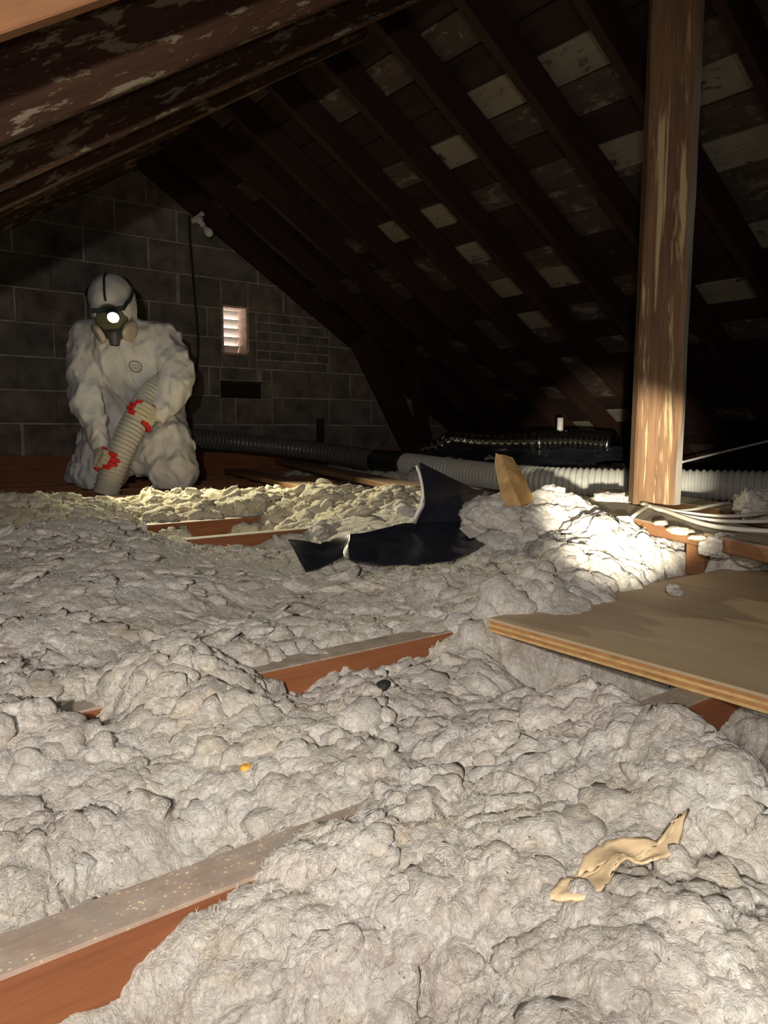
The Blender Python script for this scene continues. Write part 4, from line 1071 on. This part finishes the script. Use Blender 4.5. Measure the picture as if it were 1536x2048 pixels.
# gloves: a palm, four unequal fingers curled round the hose, a thumb from the side of the palm
hose_c = [(0.235, 0.00, 0.60), (0.185, 0.10, 0.545), (0.140, 0.19, 0.475), (0.095, 0.275, 0.36), (0.045, 0.335, 0.23), (0.005, 0.375, 0.11), (-0.028, 0.405, -0.015)]
HR2 = 0.066
def hose_pt(t):
    P = spline([Vector(p) for p in hose_c], 12); i = min(len(P) - 2, int(t * (len(P) - 1))); f = t * (len(P) - 1) - i
    c = P[i].lerp(P[i + 1], f); d = (P[min(i + 2, len(P) - 1)] - P[max(0, i - 1)]).normalized(); return c, d
def glove(t0, side_dir, wrist, rev):
    c, d = hose_pt(t0)
    a0 = Vector(side_dir); a0 = (a0 - d * a0.dot(d)).normalized(); b0 = d.cross(a0).normalized()
    if b0.y < 0: b0 = -b0               # towards the viewer
    def on(th, s, r): return c + d * s + (a0 * math.cos(th) + b0 * math.sin(th)) * (HR2 + r)
    lo = [min(c[i], wrist[i]) - 0.13 for i in range(3)]; hi = [max(c[i], wrist[i]) + 0.13 for i in range(3)]
    G = SDF(lo, hi, 0.0042); Rr = SDF(lo, hi, 0.0042)
    sgn = -1 if rev else 1
    knx = [on(0.25, sgn * s, 0.017) for s in (-0.036, -0.012, 0.012, 0.034)]
    wr = Vector(wrist)
    for kp_ in knx: G.cap(wr, kp_, 0.026, 0.0145, 0.012)
    for (s, ln), kn in zip(((-0.036, 0.80), (-0.012, 1.0), (0.012, 0.95), (0.034, 0.72)), knx):
        p1 = on(0.25 + 0.55 * ln, sgn * s, 0.012); p2 = on(0.25 + 1.05 * ln, sgn * s, 0.010); p3 = on(0.25 + 1.5 * ln, sgn * s, 0.009)
        G.chain([(kn, 0.0125), (p1, 0.0118), (p2, 0.0110)], 0.004)
        Rr.chain([(p2, 0.0117), (p3, 0.0100)], 0.004)
    th0 = wr.lerp(knx[3 if sgn > 0 else 0], 0.35); s_t = -0.052
    t1 = on(-0.15, sgn * s_t, 0.014); t2 = on(-0.65, sgn * s_t * 0.95, 0.011); t3 = on(-1.05, sgn * s_t * 0.9, 0.010)
    G.chain([(wr, 0.024), (t1, 0.0145)], 0.012); Rr.chain([(t1, 0.0150), (t2, 0.0125), (t3, 0.0105)], 0.004); Rr.cap(on(0.2, sgn * -0.05, 0.008), on(0.2, sgn * 0.045, 0.008), 0.016, 0.016, 0.004)
    g = add_body('glove', G, M['glove'])
    V, Q = Rr.mesh(); r_ = big_mesh('coated_fingers', to_world(V), Q, M['glove_red']); r_.location = WB; r_.parent = g; r_.matrix_parent_inverse = Matrix.Translation(WB).inverted()
    return g
glove(0.80, (-1.0, 0.35, 0.1), (-0.070, 0.335, 0.215), False)
glove(0.47, (1.0, 0.25, 0.0), (0.188, 0.24, 0.39), True)
# emblem: ring with small marks, on the chest
ec = np.array((0.068, 0.0, 0.63))
def chest(u, w):                          # front surface of the coverall by marching from the viewer's side
    iu = int(round((u - S.lo[0]) / S.h)); iw = int(round((w - S.lo[2]) / S.h)); col = S.f[iu, :, iw]
    j = np.where(col < 0)[0]
    if len(j) == 0: return 0.2
    j = j.max(); f0, f1 = col[j], col[min(j + 1, len(col) - 1)]
    return float(S.lo[1] + S.h * (j + (f0 / (f0 - f1) if f0 != f1 else 0)))
emb = empty('emblem', wp(0.068, chest(0.068, 0.63), 0.63)); emb.parent = person; emb.matrix_parent_inverse = Matrix.Translation(-WB)
def ribbon(name, pts, r, mat, parent):
    o = tube(name, [wp(u, chest(u, w) + 0.004, w) for u, w in pts], r, mat, None, seg=6, step=0.006, n=4); set_parent_w(o, parent); return o
def set_parent_w(o, p):
    bpy.context.view_layer.update(); o.parent = p; o.matrix_parent_inverse = p.matrix_world.inverted()
ribbon('emblem_ring', [(0.068 + 0.026 * math.cos(a), 0.63 + 0.027 * math.sin(a)) for a in [2 * math.pi * i / 16 for i in range(17)]], 0.0022, M['ink'], emb)
for row, dw in enumerate((0.006, -0.008)):
    for i in range(5):
        u0 = 0.068 - 0.017 + 0.0075 * i; w0 = 0.63 + dw
        ribbon('emblem_mark', [(u0, w0 + 0.0045), (u0 + (0.002 if (i + row) % 2 else 0.0), w0), (u0 + (0.003 if i % 2 else 0.0), w0 - 0.0045)], 0.0012, M['ink'], emb)
# zip flap down the front
ribbon('zip_flap', [(0.0 + 0.02 * i, 0.72 - 0.055 * i) for i in range(5)], 0.004, M['suit'], body)

# full-face respirator
resp = empty('respirator', wp(*hp_(0, 0.12, -0.04))); tag(resp, 'full-face respirator with round pinkish side filters worn by the worker', 'respirator')
Vz = SDF(HC - 0.20, HC + 0.22, 0.006)
Vz.ell(hp_(0, 0.045, -0.014), (0.094, 0.090, 0.100), HAX, 0.02)
cutp = ((np.stack([Vz.x - HC[0], Vz.y - HC[1], Vz.z - HC[2]], -1)) @ HAX.T.astype(np.float32))
Vz.f = np.maximum(Vz.f, 0.062 - cutp[..., 1])
def res_part(name, sdf, mat):
    V, Q = sdf.mesh(); o = big_mesh(name, to_world(V), Q, mat); o.location = WB; set_parent_w(o, resp); return o
res_part('visor', Vz, M['visor'])
Ms = SDF(HC - 0.20, HC + 0.24, 0.006)
Ms.ell(hp_(0, 0.105, -0.088), (0.044, 0.050, 0.042), HAX, 0.02); Ms.cap(hp_(0, 0.14, -0.095), hp_(0, 0.165, -0.115), 0.028, 0.024, 0.015)
Ms.cap(hp_(-0.05, 0.10, -0.085), hp_(0.05, 0.10, -0.085), 0.024, 0.024, 0.02)
res_part('nose_cup', Ms, M['mask'])
def frame_at(p, axis):
    q = Vector(axis).normalized().to_track_quat('Z', 'Y').to_matrix().to_4x4(); return Matrix.Translation(p) @ q
for sgn in (-1, 1):
    p = hp_(sgn * 0.072, 0.105, -0.082); axv = rt_ * sgn * 0.85 + fd * 0.50 - ud * 0.15
    f = frame_at(wp(*p), U3 * float(axv[0]) + V3 * float(axv[1]) + W3 * float(axv[2]))
    lathe('filter', [(0.020, -0.012), (0.050, -0.008), (0.054, 0.0), (0.054, 0.014), (0.049, 0.019), (0.02, 0.021)], f, M['filter'], resp, 24)
rim = [hp_(0.088 * math.cos(a), 0.064, -0.012 + 0.094 * math.sin(a)) for a in [2 * math.pi * i / 24 for i in range(25)]]
o = tube('face_seal', [wp(*p) for p in rim], 0.007, M['mask'], None, seg=8, step=0.01, n=3); set_parent_w(o, resp)

# headlamp strapped over the hood
hlm = empty('headlamp', wp(*hp_(0.02, 0.15, 0.045))); tag(hlm, 'glowing headlamp strapped around the hood of the worker', 'headlamp')
def hood_out(direction, off=0.004):      # first point outside the hood along a direction from the head centre
    dn = direction / np.linalg.norm(direction); t = 0.06
    while t < 0.22:
        p = HC + dn * t; i = np.round((p - S.lo) / S.h).astype(int)
        if (i >= S.f.shape).any() or S.f[tuple(i)] > 0: break
        t += 0.002
    return HC + dn * (t + off)
def head_surf(a, tilt):                  # a point on the hood along a ring round the head
    if abs(math.sin(a)) < 0.75 and math.cos(a) > 0: return wp(*(HC + rt_ * math.sin(a) * 0.112 + fd * (0.118 + 0.012 * math.cos(a)) + ud * 0.055))
    return wp(*hood_out(rt_ * math.sin(a) + fd * math.cos(a) + ud * (0.42 + 0.25 * (1 - math.cos(a)) * 0.5)))
def band(name, pts, w, parent, mat):
    vs = []; n = len(pts); c = WB + Vector(to_world(HC[None])[0])
    upv = Vector(to_world(ud[None])[0])
    for p in pts:
        nr = (p - c); nr = (nr - upv * nr.dot(upv)).normalized()
        for dz, dn in ((-w / 2, 0), (w / 2, 0), (w / 2, 0.003), (-w / 2, 0.003)): vs.append(p + upv * dz + nr * dn)
    fs = []
    for i in range(n - 1):
        for k_ in range(4): fs.append((i * 4 + k_, i * 4 + (k_ + 1) % 4, (i + 1) * 4 + (k_ + 1) % 4, (i + 1) * 4 + k_))
    o = poly(name, vs, fs, mat, None, sm=False); set_parent_w(o, parent); return o
band('head_strap', [head_surf(2 * math.pi * i / 40, 0.10) for i in range(41)], 0.026, hlm, M['strap'])
top_pts = [wp(*hood_out(fd * math.cos(a) + ud * (math.sin(a) + 0.05), 0.002)) for a in [math.radians(38 + 112 * i / 16) for i in range(17)]]
o = tube('top_strap', top_pts, 0.006, M['strap'], None, seg=6, step=0.012, n=3); set_parent_w(o, hlm)
lp = hp_(0.030, 0.165, 0.034); lax = U3 * float(fd[0]) + V3 * float(fd[1]) + W3 * float(fd[2])
fr = frame_at(wp(*lp), lax)
lathe('housing', [(0.020, -0.022), (0.026, -0.018), (0.030, 0.0), (0.030, 0.010), (0.026, 0.010)], fr, M['mask'], hlm, 20)
gl = lathe('lens', [(0.026, 0.008), (0.027, 0.012), (0.020, 0.016), (0.008, 0.018)], fr, M['glow'], hlm, 20)
hsrc = wp(*(lp + fd * 0.035)); htgt = at_h(455, 992, 0.04)
lamp('headlamp_beam', 'SPOT', hsrc, 270, (1, 0.92, 0.62), 0.012, htgt, math.radians(70), 1.0)

# hose in the worker's hands
whose = empty('vacuum_hose', wp(-0.028, 0.405, 0.0)); tag(whose, 'ribbed hose end held upright in the hands of the kneeling worker', 'hose')
o = tube('hose_body', [wp(*p) for p in [(0.10, -0.22, 0.34), (0.19, -0.14, 0.50)] + hose_c], HR2, M['hose'], None, seg=24, step=0.004, rfun=corr(HR2 - 0.004, 0.0215, 0.0042)); set_parent_w(o, whose)

# ------------------------------------------------------------------ small loose things
def on_fluff(px, py, g=0.02):
    p = at_h(px, py, g)
    for _ in range(4): p = at_h(px, py, min(0.2, height_pt(p.x, p.y)))
    return p
clump('insulation_clump', at_h(1349, 1180, 0.034), 0.013, 3, M['fluff'], 'small white insulation nugget lying on the plywood')
p = at_h(1515, 1010, hb + 0.015); clump('insulation_clump', p, 0.055, 5, M['fluff'], 'grey insulation lump beside the cables at the right edge')
for i, (x, y, r, lab) in enumerate(((1360, 1062, 0.020, 'pale flaky insulation scrap on the flat timber below the post'), (1395, 1075, 0.014, 'small pale insulation scrap on the flat timber, right of the larger scrap'), (1322, 1046, 0.013, 'crumb of insulation right at the post foot'))):
    clump('insulation_clump', at_h(x, y, hb + 0.008), r, 11 + i, M['flake'], lab, squash=0.35, n=24)
for i, (x, y, z, r, lab) in enumerate(((1000, 1040, 1.76, 0.068, 'grey insulation lump behind the black plastic flap, under the kraft scrap'), (1085, 1045, 1.70, 0.055, 'grey insulation lump on the left shoulder of the heap'),
                                       (1215, 1010, 2.2, 0.05, 'shadowed insulation lump left of the post foot'), (1440, 1092, 1.45, 0.03, 'insulation tuft in the gap below the flat timber'), (1500, 1105, 1.45, 0.035, 'insulation tuft at the right edge behind the plywood'))):
    clump('insulation_clump', at_z(x, y, z), r, 21 + i, M['fluff'], lab)
for i, (x, y, r, m, nm, lab) in enumerate(((358, 1204, 0.0035, 'orange', 'orange_bead', 'tiny orange bead on the left insulation mound'), (492, 1541, 0.005, 'amber', 'amber_chip', 'amber chip in the near left insulation'),
                                   (777, 1167, 0.005, 'soot', 'soot_fleck', 'round black fleck below the black plastic sheet'), (766, 1376, 0.007, 'soot', 'soot_fleck', 'flat black fleck on the insulation right of the second joist'), (592, 1237, 0.006, 'soot', 'soot_fleck', 'thin black fleck on the insulation above the second joist'))):
    clump(nm, on_fluff(x, y) + Vector((0, 0, r * 0.5)), r, 41 + i, M[m], lab, n=12); 
for o in bpy.data.objects:
    if o.name.startswith(('orange_bead', 'amber_chip', 'soot_fleck')): o['category'] = 'debris'
